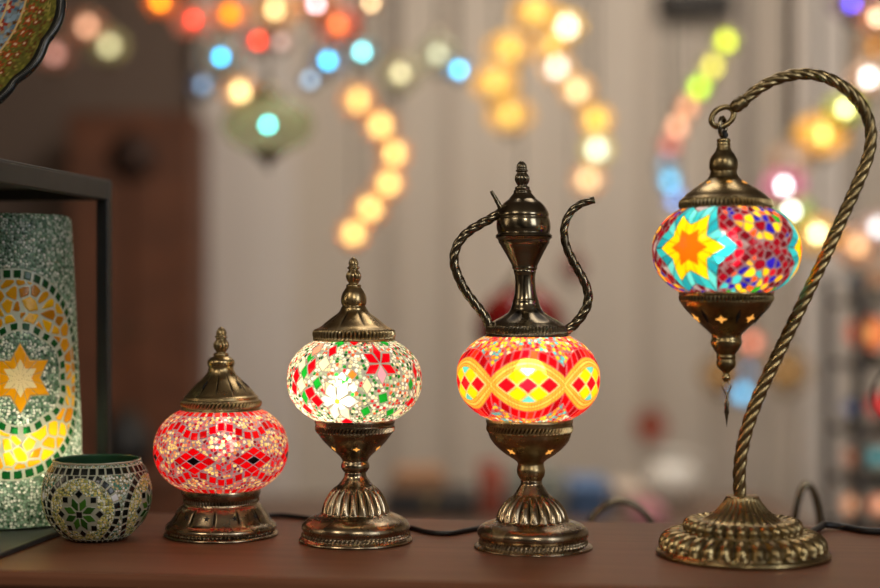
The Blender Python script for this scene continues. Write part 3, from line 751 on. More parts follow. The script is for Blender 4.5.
for tt, y, r, m_, n_ in ((-8, 319, 31.6, GLOW, 4), (47, 318, 32.6, GLOW, 4), (105, 318, 32.6, GLOW, 4), (-65, 318, 32.6, GLOW, 4)): lp.cutout(cup, (y, r), [tt], 5.6, m_, n_, .42, tilt=-.75)
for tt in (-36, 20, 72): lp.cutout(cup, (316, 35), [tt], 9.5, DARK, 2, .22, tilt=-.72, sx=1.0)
mb = MB(); mb.tube([lp.L(725.5, 380), lp.L(721.5, 386), lp.L(726.5, 395)], .7 * lp.k, 8); mb.tube([lp.L(726.5, 380), lp.L(731, 386), lp.L(727, 395)], .7 * lp.k, 8); pw = mb.build('pendant_wire', DBRASS, lp.root)
mb = MB(); pr = [(393, .5), (396, 1.6), (400, 1.2), (404, 2.6), (408, 2.0), (412, 2.7), (416, 1.6), (421, .9), (427, .15)]
mb.lathe([(r * lp.k, (lp.y0 - y) * lp.k) for y, r in pr][::-1], 12, (ax * lp.k + .5 * lp.k, 0, 0)); mb.build('pendant_charm', BRONZE, lp.root)
lp.bulb(252, .013, bulbmat('bulb_swan_lamp', 46, (1, .86, .66)), 726.2 - 742.5 + 0, -.012)
cord(lp, [lp.root.location + Vector((.060, .040, .006)), T(818, 533, .0045), T(826, 530, .005), T(845, 530.5, .0034), T(865, 534, .0034), T(905, 536.5, .0034)], .0034)

# ================================================================== FRAME WITH LANTERN, PLATE, BOWL
P0 = Vector((-0.340, 1.53, TZ))                      # far right corner on the table
dy_ = Vector((-0.0418, -0.25, 0)).normalized()       # towards the viewer along the right side
fr = empty('display_stand', P0, 'open black metal box stand around the tall lantern, left end of table', 'display stand', rz=math.atan2(-dy_.x, -dy_.y) * -1)
FH = .347; FD = .275; FW = .33
b_ = .0125
def fbox(name, c, d, mat=BLACKM, bev=.001): m = MB(); m.box(c, d, bev=bev); return m.build(name, mat, fr)
fbox('bottom_plate', (-FW / 2, -FD / 2, .0025), (FW, FD, .005), GREYM)
for sx in (0, 1):
    for sy in (0, 1):
        fbox('post', (-b_ / 2 - sx * (FW - b_), -b_ / 2 - sy * (FD - b_), .005 + (FH - .023) / 2), (b_, b_, FH - .023))
m = MB()
for sy in (0, 1): m.box((-FW / 2, -b_ / 2 - sy * (FD - b_), FH - .0105), (FW, b_, .019), bev=.001)
for sx in (0, 1): m.box((-b_ / 2 - sx * (FW - b_), -FD / 2, FH - .0105), (b_, FD - 2 * b_, .019), bev=.001)
m.build('top_rail', GREYM, fr)
fbox('top_panel', (-FW / 2, -FD / 2, FH - .0035), (FW - .001, FD - .001, .009), GREYM)

lp = Lamp(13.5, 1.465, 'tall_mosaic_lantern', 'tall green mosaic lantern with a yellow crescent and star, inside the frame', 'lantern', y0=CY + (0.23 - .0052) * F / 1.465)
prof = np.array([(215.5, 50), (216, 53), (218, 55.2), (222, 56.6), (300, 60.5), (400, 65), (470, 67.2), (518.8, 67), (519, 64)], float)
prof = resample(prof, 0.62)
M_LAN = glass_mosaic('mosaic_lantern', .45, .2, .2, .35)
shell(lp, 'mosaic_shell', prof, 66, 371, pat_lantern, M_LAN, 760, .6)
lp.lathe('base_disc', [(516, 5), (516.2, 62), (518.5, 63.5), (519.5, 63), (519.6, 5)], BLACKM, seg=96)
lp.bulb(447, .013, bulbmat('bulb_lantern', 62, (1, .86, .58)), 12, -.02)
mb = MB(); q = lp.L(lp.x + 12, 447, -.02); mb.lathe([(.001, 0), (.006, 0), (.006, .05), (.001, .05)], 12, (q.x, q.y, q.z - .052)); mb.lathe([(.001, 0), (.022, 0), (.022, .006), (.006, .008)], 20, (q.x, q.y, .001)); 
mb.tube([(q.x, q.y, .005), (q.x, q.y, q.z - .05)], .004, 8); mb.build('lamp_holder', BLACKM, lp.root)

lp = Lamp(97, 1.385, 'candle_holder', 'small round green mosaic candle bowl with a dark flower, beside the frame', 'candle holder')
prof = np.array([(460, 42.5), (463, 44.5), (468, 47.6), (475, 51), (483, 53.3), (492, 54.4), (503, 53.8), (512, 51.4), (520, 47.4), (528, 41), (534, 34.5), (537.4, 30)], float)
prof = resample(chaikin(prof, 2), .45)
M_VOT = glass_mosaic('mosaic_bowl', .12, .1, .22)
shell(lp, 'mosaic_shell', prof, 54, 507, pat_votive, M_VOT, 640, .6)
lp.lathe('inner_glass', [(458.9, 43.2), (458.3, 42.2), (458.6, 40.6), (462, 41.5), (470, 46.4), (482, 50.4), (495, 51.4), (510, 48.6), (524, 41), (533, 31.5), (535, 1)], plain('bowl_glass_inside', (0.03, 0.085, 0.04), .15), seg=120, closed=False)
lp.lathe('rim', [(460.6, 43.3), (459.6, 43.6), (458.7, 43.1), (458.5, 42.3), (459, 41.4)], plain('bowl_rim', (0.42, 0.36, 0.25), .2), seg=120, closed=False)
lp.lathe('base_disc', [(536.6, 5), (536.8, 29), (538.2, 29.5), (538.5, 5)], plain('bowl_base', (0.05, 0.06, .03), .4), seg=96)

# plate on top of the frame
pc = W(-98, -14, 1.36); PR = 169 / F * 1.36
pl = empty('decorative_plate', (pc.x, pc.y, pc.z), 'painted plate with rust flowers on olive and a dark scalloped rim, above the frame', 'plate')
lean = math.radians(14)
segs, rows = 420, 150
th = np.linspace(0, 2 * PI, segs, endpoint=False)
rr = np.linspace(0.004, 1.0, rows)
A, Rr = np.meshgrid(th, rr); Rn = Rr
scal = 1 + .022 * np.abs(np.cos(A * 11)) * np.clip((Rn - .8) * 5, 0, 1)
depth = np.where(Rn < .55, 0.0, (np.clip(Rn - .55, 0, 1) / .45) ** 1.4 * .022)
Xp = PR * Rn * scal * np.cos(A); Zp = PR * Rn * scal * np.sin(A); Yp = -depth
pt = Pat(Xp * F / 1.36, Zp * F / 1.36, 4000, '#6f6a22'); pt.grout_c = rgb('#6f6a22')
band = Rn * 160
pt.col[:] = rgb('#5e5a26'); pt.beads(np.ones(A.shape, bool), 4, [('#78742c', 4), ('#56561f', 3), ('#948640', 2), ('#5c3a1a', 2)], 5, .5)
m = band < 122; pt.col[m] = rgb('#6f7f86'); pt.beads(m, 6, [('#7f97a8', 3), ('#4f6b82', 2), ('#9a8a70', 2), ('#38506a', 2)], 6, .5)
for ring_r, n, col, sz in ((139, 64, '#96441c', 6.4), (130, 66, '#a8622a', 4.2), (148, 76, '#7a3416', 4.6), (125, 60, '#5a3a18', 2.6), (112, 36, '#8e2d1c', 7.5), (98, 30, '#2a3f78', 6), (84, 26, '#8e2d1c', 7), (66, 20, '#2a3f78', 6), (45, 14, '#8e2d1c', 7), (22, 7, '#c06a2a', 6)):
    for k in range(n):
        t = 2 * PI * k / n + ring_r; d = np.hypot(Xp * F / 1.36 - ring_r * math.cos(t), Zp * F / 1.36 - ring_r * math.sin(t))
        ph = np.arctan2(Zp * F / 1.36 - ring_r * math.sin(t), Xp * F / 1.36 - ring_r * math.cos(t))
        pt.put(d < sz * (.72 + .28 * np.cos(5 * ph)), rgb(col)); pt.put(d < sz * .25, rgb('#d8b890'))
for e in (122, 104, 76): 
    m = np.abs(band - e) < 1.0; pt.col[m] = rgb('#c8a870')
m = band > 154; pt.col[m] = rgb('#0c1210')
ca_, sa_ = math.cos(lean), math.sin(lean)
P = np.stack([Xp, Yp * ca_ + Zp * sa_, Zp * ca_ - Yp * sa_], axis=-1)
col = np.concatenate([pt.col, np.ones(A.shape + (1,))], axis=-1)
GLZ, nt, out = new_mat('painted_glaze'); b = N(nt, 'BsdfPrincipled', Roughness=.22); at = N(nt, 'Attribute'); at.attribute_name = 'Col'
tc = N(nt, 'TexCoord'); no = N(nt, 'TexNoise', Scale=300.0); nt.links.new(tc.outputs['Object'], no.inputs['Vector']); bp = N(nt, 'Bump', Strength=.15, Distance=.001)
nt.links.new(no.outputs['Fac'], bp.inputs['Height']); nt.links.new(bp.outputs['Normal'], b.inputs['Normal'])
nt.links.new(at.outputs['Color'], b.inputs['Base Color']); nt.links.new(b.outputs['BSDF'], out.inputs['Surface'])
link('plate_face', grid_mesh('plate_face', P, True, {'Col': ('FLOAT_COLOR', col)}, cap=False), GLZ, pl)
P2 = P[rows // 3:].copy(); P2[..., 1] += .004 
link('plate_back', grid_mesh('plate_back', P2[:, :, :], True, cap=False, flip=True), plain('plate_back_black', (0.01, .012, .011), .3), pl)
rimP = [Vector(P[-1, k]) + Vector((0, .002, 0)) for k in range(0, segs, 2)]; rimP.append(rimP[0])
mb = MB(); mb.tube(rimP, .0036, 8); mb.build('rim', plain('plate_rim_black', (0.008, .010, .010), .25), pl)
# small easel carrying the plate on the frame
ps = empty('plate_stand', (pc.x, pc.y, TZ + FH + .0006), 'small black wire easel holding the painted plate on the frame', 'stand')
bz = pc.z - PR * ca_ - (TZ + FH) - .003
mb = MB()
for s_ in (-1, 1):
    mb.tube([(s_ * .05, -.05, .003), (s_ * .05, -.044, bz - .003), (s_ * .05, .006 - PR * sa_, bz - .006), (s_ * .05, .016, PR * .98)], .0026, 8)
    mb.tube([(s_ * .05, .016, PR * .98), (s_ * .05, .075, .003)], .0026, 8)
mb.tube([(-.05, .016, PR * .98), (.05, .016, PR * .98)], .0026, 8)
mb.build('wire_frame', BLACKM, ps)

# ================================================================== BEHIND THE TABLE
bn = empty('low_bench', (0.38, 1.78, 0), 'low dark wooden bench hidden behind the lamp table', 'bench')
mb = MB(); mb.box((0, 0, .60), (1.0, .32, .025), bev=.003); mb.build('seat_board', WOOD, bn)
for sx in (-1, 1):
    mb = MB(); mb.box((sx * .44, 0, .294), (.04, .26, .586), bev=.003); mb.build('leg', WOOD, bn)
def basket(px, py, D, wpx, rz, label):
    z = .6135; c = W(px, py, D); g = empty('handled_basket', (c.x, D, z), label, 'basket', 'hoop-handled baskets', rz)
    w = wpx / 2 * D / F; top = c.z - z
    mb = MB(); mb.lathe([(.001, 0), (w * .8, 0), (w * 1.0, .02), (w * 1.05, .045), (w * 1.0, .047), (w * .95, .022), (w * .75, .006), (.001, .006)], 40); mb.build('bowl', BRONZE, g)
    mb = MB(); pts = [(-w * 1.0, 0, .03)] + [(w * 1.02 * -math.cos(a), 0, .04 + (top - .04) * math.sin(a)) for a in np.linspace(0, PI, 30)] + [(w * 1.0, 0, .03)]
    mb.tube(pts, .0038, 10); mb.build('handle', BRONZE, g)
basket(620, 501, 1.66, 94, 0.1, 'thin brass hoop handle arching low behind the table, right of the ewer lamp')
basket(807, 484, 1.66, 34, 0.2, 'narrow upright brass hoop handle behind the table, right of the swan-neck base')
# wire loop ornament at the right edge
g = empty('wire_ornament', W(905, 0, 1.72) * 1.0, 'thin dark wire loop ornament cut off by the right edge', 'ornament'); g.location.z = .6135
oz = W(899, 397, 1.72).z - .6135
mb = MB(); mb.tube([(-.006 + .033 * math.cos(a), 0, oz + .036 * math.sin(a)) for a in np.linspace(0, 2 * PI, 40)], .0017, 8); mb.build('hoop', BLACKM, g)
mb = MB(); mb.tube([(-.006, 0, .004), (-.006, 0, oz - .036)], .002, 8); mb.build('stem', BLACKM, g)
mb = MB(); mb.lathe([(.001, 0), (.035, 0), (.035, .006), (.004, .010)], 24, (-.006, 0, 0)); mb.build('base', BLACKM, g)

# display counter with goods in the back
CT = .40
ct = empty('display_counter', (.20, 3.95, 0), 'low wooden counter with goods in the back of the shop', 'counter')
mb = MB(); mb.box((0, 0, CT - .02), (1.5, .6, .04), bev=.005); mb.build('worktop', plain('counter_wood', (.16, .10, .07), .5, scale=8), ct)
for sx in (-1, 1):
    mb = MB(); mb.box((sx * .7, 0, (CT - .04) / 2), (.06, .5, CT - .042), bev=.005); mb.build('side_panel', WOOD, ct)
def cloth(name, px0, px1, ytop, D, ybot, col, label, cat, layers=4):
    x0 = (px0 - CX) * D / F; x1 = (px1 - CX) * D / F; zt = CZ - (ytop - CY) * D / F; zb = ybot
    g = empty(name, ((x0 + x1) / 2, D, zb), label, cat); w = x1 - x0; h = (zt - zb) / layers
    for k in range(layers):
        s_ = 1 - .05 * ((k * 7) % 3)
        c = tuple(v * (0.7 + .2 * ((k * 5) % 4)) for v in col) if layers > 1 else col
        mb = MB(); mb.box((.004 * (k % 2), 0, h * (k + .5)), (w * s_, .22 * s_, h * .96), bev=min(.012, h * .4)); mb.build('folded_layer', plain(name + '_m%d' % k, c, .85), g)
    return g
mb = MB()
def chest(px0, px1, ytop, D, col, label):
    x0 = (px0 - CX) * D / F; x1 = (px1 - CX) * D / F; zt = CZ - (ytop - CY) * D / F; w = x1 - x0; h = zt - CT
    g = empty('wooden_chest', ((x0 + x1) / 2, D, CT), label, 'chest'); m_ = plain('chest_wood', col, .5)
    mb = MB(); mb.box((0, 0, h * .35 + .0005), (w, .26, h * .7), bev=.006); mb.build('body', m_, g)
    mb = MB(); mb.box((0, 0, h * .85), (w * 1.03, .27, h * .29), bev=.012); mb.build('lid', m_, g)
    mb = MB(); mb.box((0, -.137, h * .7), (.02, .008, .03), bev=.002); mb.build('latch', BRASS, g)
    return h
chest(386, 474, 490, 3.95, (.010, .008, .009), 'dark chest on the back counter, left of the ewer lamp')
chz = CZ - (491.4 - CY) * 3.95 / F
cloth('folded_textiles', 392, 445, 468, 3.95, chz + .012, (.36, .20, .11), 'tan and orange folded textiles on the dark chest', 'textiles', 3)
cloth('folded_textiles', 478, 502, 464, 3.95, CT + .0005, (.42, .10, .06), 'red folded textiles on the back counter beside the dark chest', 'textiles', 5)
cloth('folded_textiles', 505, 562, 470, 3.98, CT + .0005, (.28, .30, .26), 'grey-green folded textiles on the back counter behind the ewer lamp', 'textiles', 5)
cloth('folded_textiles', 566, 606, 479, 3.92, CT + .0005, (.09, .16, .30), 'blue folded textiles on the back counter, right of the ewer lamp', 'textiles', 4)
cloth('folded_textiles', 612, 640, 484, 3.95, CT + .0005, (.50, .42, .34), 'cream folded textiles on the back counter beside the blue stack', 'textiles', 4)
g = empty('white_vase', W(672, 0, 3.98), 'round white vase on the back counter, right end', 'vase'); g.location.z = CT
mb = MB(); mb.lathe([(r * .82, z * .82) for r, z in [(.001, 0), (.05, 0), (.085, .05), (.095, .095), (.075, .14), (.04, .16), (.035, .175), (.05, .19), (.045, .19), (.028, .175), (.03, .15), (.001, .03)]], 40)
mb.build('vase_body', plain('white_glaze', (.78, .76, .70), .3), g)
mb = MB(); mb.tube([(.072, 0, .09), (.098, 0, .107), (.094, 0, .135), (.036, 0, .148)], .005, 8); mb.build('handle', plain('white_glaze2', (.78, .76, .70), .3), g)
cloth('folded_textiles', 630, 662, 503, 3.74, CT + .0005, (.55, .25, .28), 'pink folded textiles in front of the white vase', 'textiles', 2)

# round red things
def wall_disc(px, py, rpx, col, label):
    c = W(px, py, YB - .02); r_ = rpx * YB / F
    g = empty('round_wall_plate', c, label, 'plate'); g.rotation_euler = (PI / 2, 0, 0)
    mb = MB(); mb.lathe([(.001, .012), (r_ * .6, .012), (r_ * .95, .022), (r_, .026), (r_ * .98, .014), (r_ * .6, -.002), (.001, -.002)], 40); mb.build('dish', plain('red_plate', col, .35, noise=.3, scale=30), g)
    mb = MB(); mb.lathe([(r_ * .56, .012), (r_ * .6, .017), (r_ * .64, .0155)], 40); mb.build('inner_ring', BRASS, g)
wall_disc(650, 424, 15, (.40, .06, .03), 'small red round plate hung on the back wall beside the swan-neck lamp')

def vase_dark(px, py, D, z0):
    g = empty('dark_vase', W(px, py, D), 'dark rounded vase on a stand in front of the cupboard', 'vase'); g.location.z = z0
    mb = MB(); mb.lathe([(.001, 0), (.05, 0), (.075, .06), (.07, .12), (.03, .16), (.04, .18), (.034, .18), (.022, .16), (.001, .15)], 32); mb.build('vase_body', BLACKM, g)
    mb = MB(); mb.lathe([(.036, .176), (.043, .181), (.036, .184)], 32); mb.build('lip', BRONZE, g)
vase_dark(127, 440, 4.3, .46)
g = empty('vase_stand', ((127 - CX) * 4.3 / F, 4.3, 0), 'dark square stand under the vase by the cupboard', 'stand')
mb = MB(); mb.box((0, 0, .4475), (.24, .24, .025), bev=.004); mb.build('top', WOOD, g)
for sx in (-1, 1):
    for sy in (-1, 1):
        mb = MB(); mb.box((sx * .095, sy * .095, .2175), (.03, .03, .434), bev=.003); mb.build('leg', WOOD, g)

# ================================================================== HANGING LAMPS
def halo_mat(name, col, s, clear=.5):
    m, nt, out = new_mat(name)
    tr = N(nt, 'BsdfTransparent'); e = N(nt, 'Emission', Strength=s)
    tc = N(nt, 'TexCoord'); vo = N(nt, 'TexVoronoi', Scale=55.0); nt.links.new(tc.outputs['Object'], vo.inputs['Vector'])
    r = N(nt, 'ValToRGB'); r.color_ramp.elements[0].color = c4(tuple(v * .55 for v in col)); r.color_ramp.elements[1].color = c4(tuple(min(1, v * 1.25) for v in col))
    sp = N(nt, 'SeparateColor'); nt.links.new(vo.outputs['Color'], sp.inputs[0]); nt.links.new(sp.outputs[0], r.inputs['Fac']); nt.links.new(r.outputs['Color'], e.inputs['Color'])
    pr = N(nt, 'BsdfPrincipled', Roughness=.2); nt.links.new(r.outputs['Color'], pr.inputs['Base Color'])
    ad = N(nt, 'AddShader'); nt.links.new(pr.outputs[0], ad.inputs[0]); nt.links.new(e.outputs[0], ad.inputs[1])
    mx = N(nt, 'MixShader'); mx.inputs[0].default_value = clear; nt.links.new(ad.outputs[0], mx.inputs[1]); nt.links.new(tr.outputs[0], mx.inputs[2])
    nt.links.new(mx.outputs[0], out.inputs['Surface']); m.cycles.emission_sampling = 'NONE'; return m
_mc = {}
def hm(col, s):
    k = ('h', col, s)
    if k not in _mc: _mc[k] = halo_mat('globe_glass_%d' % len(_mc), lin(col), s)
    return _mc[k]
def bm_(col, s):
    k = ('b', col, s)
    if k not in _mc: _mc[k] = emitter('bulb_glow_%d' % len(_mc), lin(col), s, False)
    return _mc[k]

HUNG = []
def hang(x, y, D, gpx, halo, hs, core, cs, bpx, label, group, asp=.82, to_ceiling=True):
    """globe of gpx pixels across at depth D, glowing bulb of bpx pixels"""
    for k in range(40):
        Dk = D + (.055 * ((k + 1) // 2)) * (1 if k % 2 else -1); c = W(x, y, Dk); R = gpx / 2 * Dk / F + .004
        if all(abs(c.x - q[0]) > R + q[2] or abs(c.y - q[1]) > R + q[2] for q in HUNG): break
    D = Dk; HUNG.append((c.x, c.y, R)); R -= .004
    blur = 53.1 * (.7407 - 1 / D); bp_ = bpx * .65; B = bp_ / 2 * D / F
    cs = round(min(1.7, cs * .5) / (.5 * min(1, (bp_ / blur) ** 2)), 1); hs = round(hs * .8, 3)
    g = empty('hanging_lamp', c, label, 'lamp', group)
    n = 14; pr = [(R * math.sin(t), -R * asp * math.cos(t)) for t in np.linspace(.32, PI - .32, n)]
    mb = MB(); mb.lathe(pr, 28); mb.build('glass_globe', hm(halo, hs), g)
    zt = R * asp * math.cos(.32); rt = R * math.sin(.32)
    mb = MB(); mb.lathe([(rt * 1.15, zt - .002), (rt * 1.2, zt + .004), (rt * .8, zt + R * .18), (rt * .3, zt + R * .34), (rt * .34, zt + R * .44), (.002, zt + R * .5)], 20); mb.build('brass_cap', BRONZE, g)
    mb = MB(); mb.lathe([(.001, -zt - R * .42), (rt * .22, -zt - R * .36), (rt * .15, -zt - R * .28), (rt * .7, -zt - R * .14), (rt * 1.2, -zt - .003), (rt * 1.15, -zt + .003)], 20); mb.build('finial', BRONZE, g)
    if cs > 0:
        mb = MB(); mb.lathe([(.0005, -B)] + [(B * math.sin(t), -B * math.cos(t)) for t in np.linspace(.3, PI - .5, 9)] + [(B * .4, B * 1.25), (.001, B * 1.25)], 16); mb.build('bulb', bm_(core, cs), g)
    mb = MB(); mb.tube([(0, 0, zt + R * .48), (0, 0, 2.9 - c.z)], .0028, 6); mb.build('cord', BLACKC, g)
    return g

G1 = 'clustered chandelier lamps at the upper left'
for a in [
    (160, 2, 3.2, 34, '#e88030', .5, '#ff8a18', 3.2, 14, 'orange globe at the top edge, far left of the chandelier cluster'),
    (193, 20, 3.1, 46, '#d89070', .35, '#ff3020', 2.6, 12, 'red-lit globe at the upper left of the chandelier cluster'),
    (230, 14, 3.2, 36, '#e87818', .75, '#ff8c10', 2.6, 18, 'large orange globe at the top of the chandelier cluster'),
    (275, 10, 3.3, 52, '#e0a868', .55, '#ffd890', 2.2, 14, 'wide pale-gold globe at the top of the chandelier cluster'),
    (316, 4, 3.2, 40, '#d88a50', .5, '#ffd0d8', 2.4, 12, 'pinkish-white lit globe at the top edge, right of the gold globe'),
    (338, 25, 3.3, 46, '#d85030', .5, '#ff8040', 1.9, 15, 'orange-red globe right of the chandelier centre'),
    (371, 3, 3.1, 20, '#c09060', .3, '#ffd8a0', 1.6, 9, 'small peach lamp at the top edge, right end of the cluster'),
    (258, 41, 3.1, 32, '#a06050', .22, '#ff3818', 2.6, 12, 'small red-lit globe under the gold globe'),
    (281, 42, 3.1, 26, '#a88070', .25, '#e8c0b0', .7, 12, 'dim rosy globe beside the small red-lit globe'),
    (221, 57, 3.0, 46, '#a09078', .32, '#20b8ff', 5.0, 11, 'beige globe with a bright blue light, left of the cluster'),
    (203, 85, 3.1, 30, '#4f6078', .28, '#90b0d0', .7, 12, 'dim blue-grey globe below the bright blue light'),
    (240, 92, 3.2, 38, '#e0a868', .5, '#ffd890', 2.8, 16, 'warm yellow globe above the big green-gold globe'),
    (328, 61, 3.0, 36, '#80808c', .32, '#40c0ff', 4.5, 12, 'blue-lit globe right of the cluster, nearest the orange-red globe'),
    (310, 80, 3.0, 22, '#405070', .3, '#a8c8e0', 1.0, 12, 'small grey-blue globe below the blue-lit globe'),
    (362, 52, 3.0, 34, '#809090', .3, '#80f0f8', 4.2, 12, 'cyan-lit globe at the right of the cluster'),
    (400, 74, 3.3, 44, '#a8a078', .42, '#fff0b8', 1.2, 16, 'pale cream-green globe right of the cyan-lit globe'),
    (438, 55, 3.3, 44, '#a0a080', .42, '#f0f0c8', .9, 16, 'pale sage globe left of the sky-blue lamp'),
    (459, 70, 3.0, 28, '#6090a8', .3, '#60c8ff', 3.0, 12, 'sky-blue lamp at the right end of the cluster'),
]: hang(*a, G1)
hang(268, 125, 2.9, 92, '#a8a468', .36, '#60fff0', 7.0, 11, 'large green-gold oval globe with a bright cyan light, lowest of the cluster', G1, asp=.62)
G2 = 'dim lamps above the cupboard'
hang(87, 27, 4.2, 38, '#b07858', .36, '#ffc098', 1.0, 16, 'dim peach globe above the cupboard, topmost of three', G2)
hang(109, 46, 4.2, 38, '#a09868', .36, '#f0e8b0', .9, 16, 'dim pale-yellow globe above the cupboard', G2)
hang(54, 54, 4.2, 38, '#a06850', .34, '#f0b0a0', .6, 16, 'dim rosy globe beside the painted plate', G2)
G3 = 'curved string of six amber globes'
for (x, y, t) in ((357, 101, 'topmost'), (380.5, 126, 'second from the top'), (394, 154, 'third from the top'), (388.5, 184, 'fourth from the top'), (370, 209, 'second from the bottom'), (353.5, 234, 'lowest')):
    hang(x, y, 4.0, 30 if y > 120 else 34, '#e89a48', .45, '#ffd078', 2.3, 19, 'amber globe, %s of six in the curved string over the white lamp' % t, G3, asp=.9)
G4 = 'oval golden globes over the ewer lamp'
for (x, y, t) in ((535, 13, 'topmost, at the upper edge'), (509, 50, 'second from the top'), (495, 83, 'third from the top'), (509.5, 115, 'lowest')):
    hang(x, y, 3.9, 48, '#f4b040', 1.0, '#ffd870', 1.0, 20, 'oval golden globe above the ewer lamp, %s' % t, G4, asp=.72)
G5 = 'string of pale globes right of the ewer lamp'
for (x, y, h, c, s_, t) in ((567, 27, '#e8b840', '#fff4d0', 2.6, 'first, at the top with a yellow halo'), (551, 46, '#d8a040', '#ffd070', .9, 'second, deeper gold'), (557, 68, '#e0b070', '#fff0e0', 1.7, 'third, nearly white'),
                            (577, 91, '#e0a858', '#ffe0a8', 1.6, 'fourth, warm cream'), (596, 120, '#f0b030', '#ffd868', 1.6, 'fifth, golden'), (597, 150, '#d0b868', '#f0ffe0', 1.8, 'sixth, greenish white'), (588, 180, '#e0a870', '#ffd8a0', 1.3, 'lowest, peach')):
    hang(x, y, 4.0, 32, h, .75, c, s_, 18, 'pale globe right of the golden ovals, %s' % t, G5, asp=.9)
G6 = 'string of small coloured globes behind the swan-neck lamp'
for (x, y, h, c, s_, t) in ((726, 42, '#a0a818', '#d0e020', 1.2, 'lime globe, topmost in the coloured string above the star lamp'), (712.5, 67, '#a09830', '#e0d850', 1.0, 'olive-yellow globe, second in the coloured string'), (699, 88, '#88a810', '#b8e810', 1.2, 'bright lime-green globe, third in the coloured string'),
                            (688, 107, '#b07850', '#ffb080', .6, 'pale orange globe, fourth in the coloured string'), (677, 127, '#b88050', '#ffb890', .8, 'peach globe, fifth in the coloured string'), (670, 146, '#a85048', '#f08878', .5, 'rosy red globe, sixth in the coloured string'),
                            (667, 165, '#607888', '#80a8c0', .4, 'grey-blue globe, seventh in the coloured string'), (670, 182, '#5090b0', '#60c0e8', .9, 'light blue globe, eighth in the coloured string'), (677, 201, '#6888c0', '#88b0f0', .6, 'lilac-blue globe, lowest in the coloured string')):
    hang(x, y, 4.1, 22, h, .26, c, s_ * 1.35 + .1, 16, t, G6, asp=.95)
G7 = 'lamps hanging at the far right'
for a in [
    (784, 186, 3.0, 46, '#d87898', .55, '#ffffff', 7.0, 14, 'white-hot globe with a pink halo, just right of the star globe'),
    (790, 160, 3.4, 46, '#c09878', .5, '#f0d8c0', .8, 20, 'dim beige globe above the pink-haloed globe'),
    (791, 211, 3.1, 44, '#a8c060', .55, '#ffffe8', 6.0, 14, 'white-hot globe with a green halo, right of the star globe'),
    (821, 135, 3.2, 54, '#f0a828', 1.3, '#fff080', 1.9, 18, 'oval yellow globe seen inside the swan-neck curve'),
    (845, 109, 3.1, 42, '#b0b830', .55, '#fff8a0', 4.0, 15, 'lime-yellow globe behind the top bend of the swan neck'),
    (818, 234, 3.1, 46, '#e8b048', .7, '#fff4b0', 5.0, 15, 'yellow globe beside the swan-neck shaft'),
    (869, 78, 3.2, 46, '#d0a888', .55, '#fff0e8', 4.0, 16, 'peach-white globe at the right edge above the neck bend'),
    (852, 3, 3.0, 46, '#8a6a70', .35, '#5048ff', 3.0, 14, 'globe with a violet light in the upper right corner'),
    (877, 18, 3.0, 40, '#c88860', .45, '#ffc8a0', 3.0, 15, 'peach globe at the right edge under the violet light'),
    (874, 47, 3.2, 34, '#a87030', .5, '#d89040', .8, 14, 'amber globe at the right edge, second from the top'),
    (858, 246, 3.3, 46, '#d09060', .5, '#ffc890', 1.4, 18, 'peach globe right of the swan-neck shaft'),
    (878, 228, 3.3, 40, '#c8a8a0', .5, '#ffffff', 1.4, 16, 'whitish globe at the right edge beside the shaft'),
    (743, 394, 4.2, 24, '#5090b8', .5, '#70c0e8', 1.1, 17, 'light blue globe low behind the swan-neck shaft'),
    (748, 371, 4.2, 20, '#607080', .3, '#7090b0', .4, 12, 'grey-blue globe just above the low light blue globe'),
    (751, 343, 4.2, 26, '#c87858', .5, '#ff9878', .8, 16, 'salmon globe beside the lower cup of the star lamp'),
]: hang(*a, G7)
hang(722, 375, 5.0, 46, '#9a7038', .30, '#c89040', .25, 20, 'dull amber globe behind the dangling charm', G7)
hang(787, 372, 5.0, 50, '#a07840', .30, '#c89040', .25, 20, 'dull amber globe beside the middle of the swan shaft', G7)
# red unlit globes behind the ewer lamp
G8 = 'unlit red globes behind the ewer lamp'
hang(521, 330, 3.6, 92, '#7a0c0c', .02, '#000000', 0, 4, 'large unlit dark red globe half hidden behind the coffee-pot lamp', G8, asp=.95)
hang(573, 268, 3.9, 26, '#8a3028', .05, '#000000', 0, 4, 'small unlit dull red globe behind the spout', G8, asp=1.2)
_mc[('h', '#7a0c0c', .016)].node_tree.nodes['Mix Shader'].inputs[0].default_value = .05
_mc[('h', '#8a3028', .04)].node_tree.nodes['Mix Shader'].inputs[0].default_value = .45

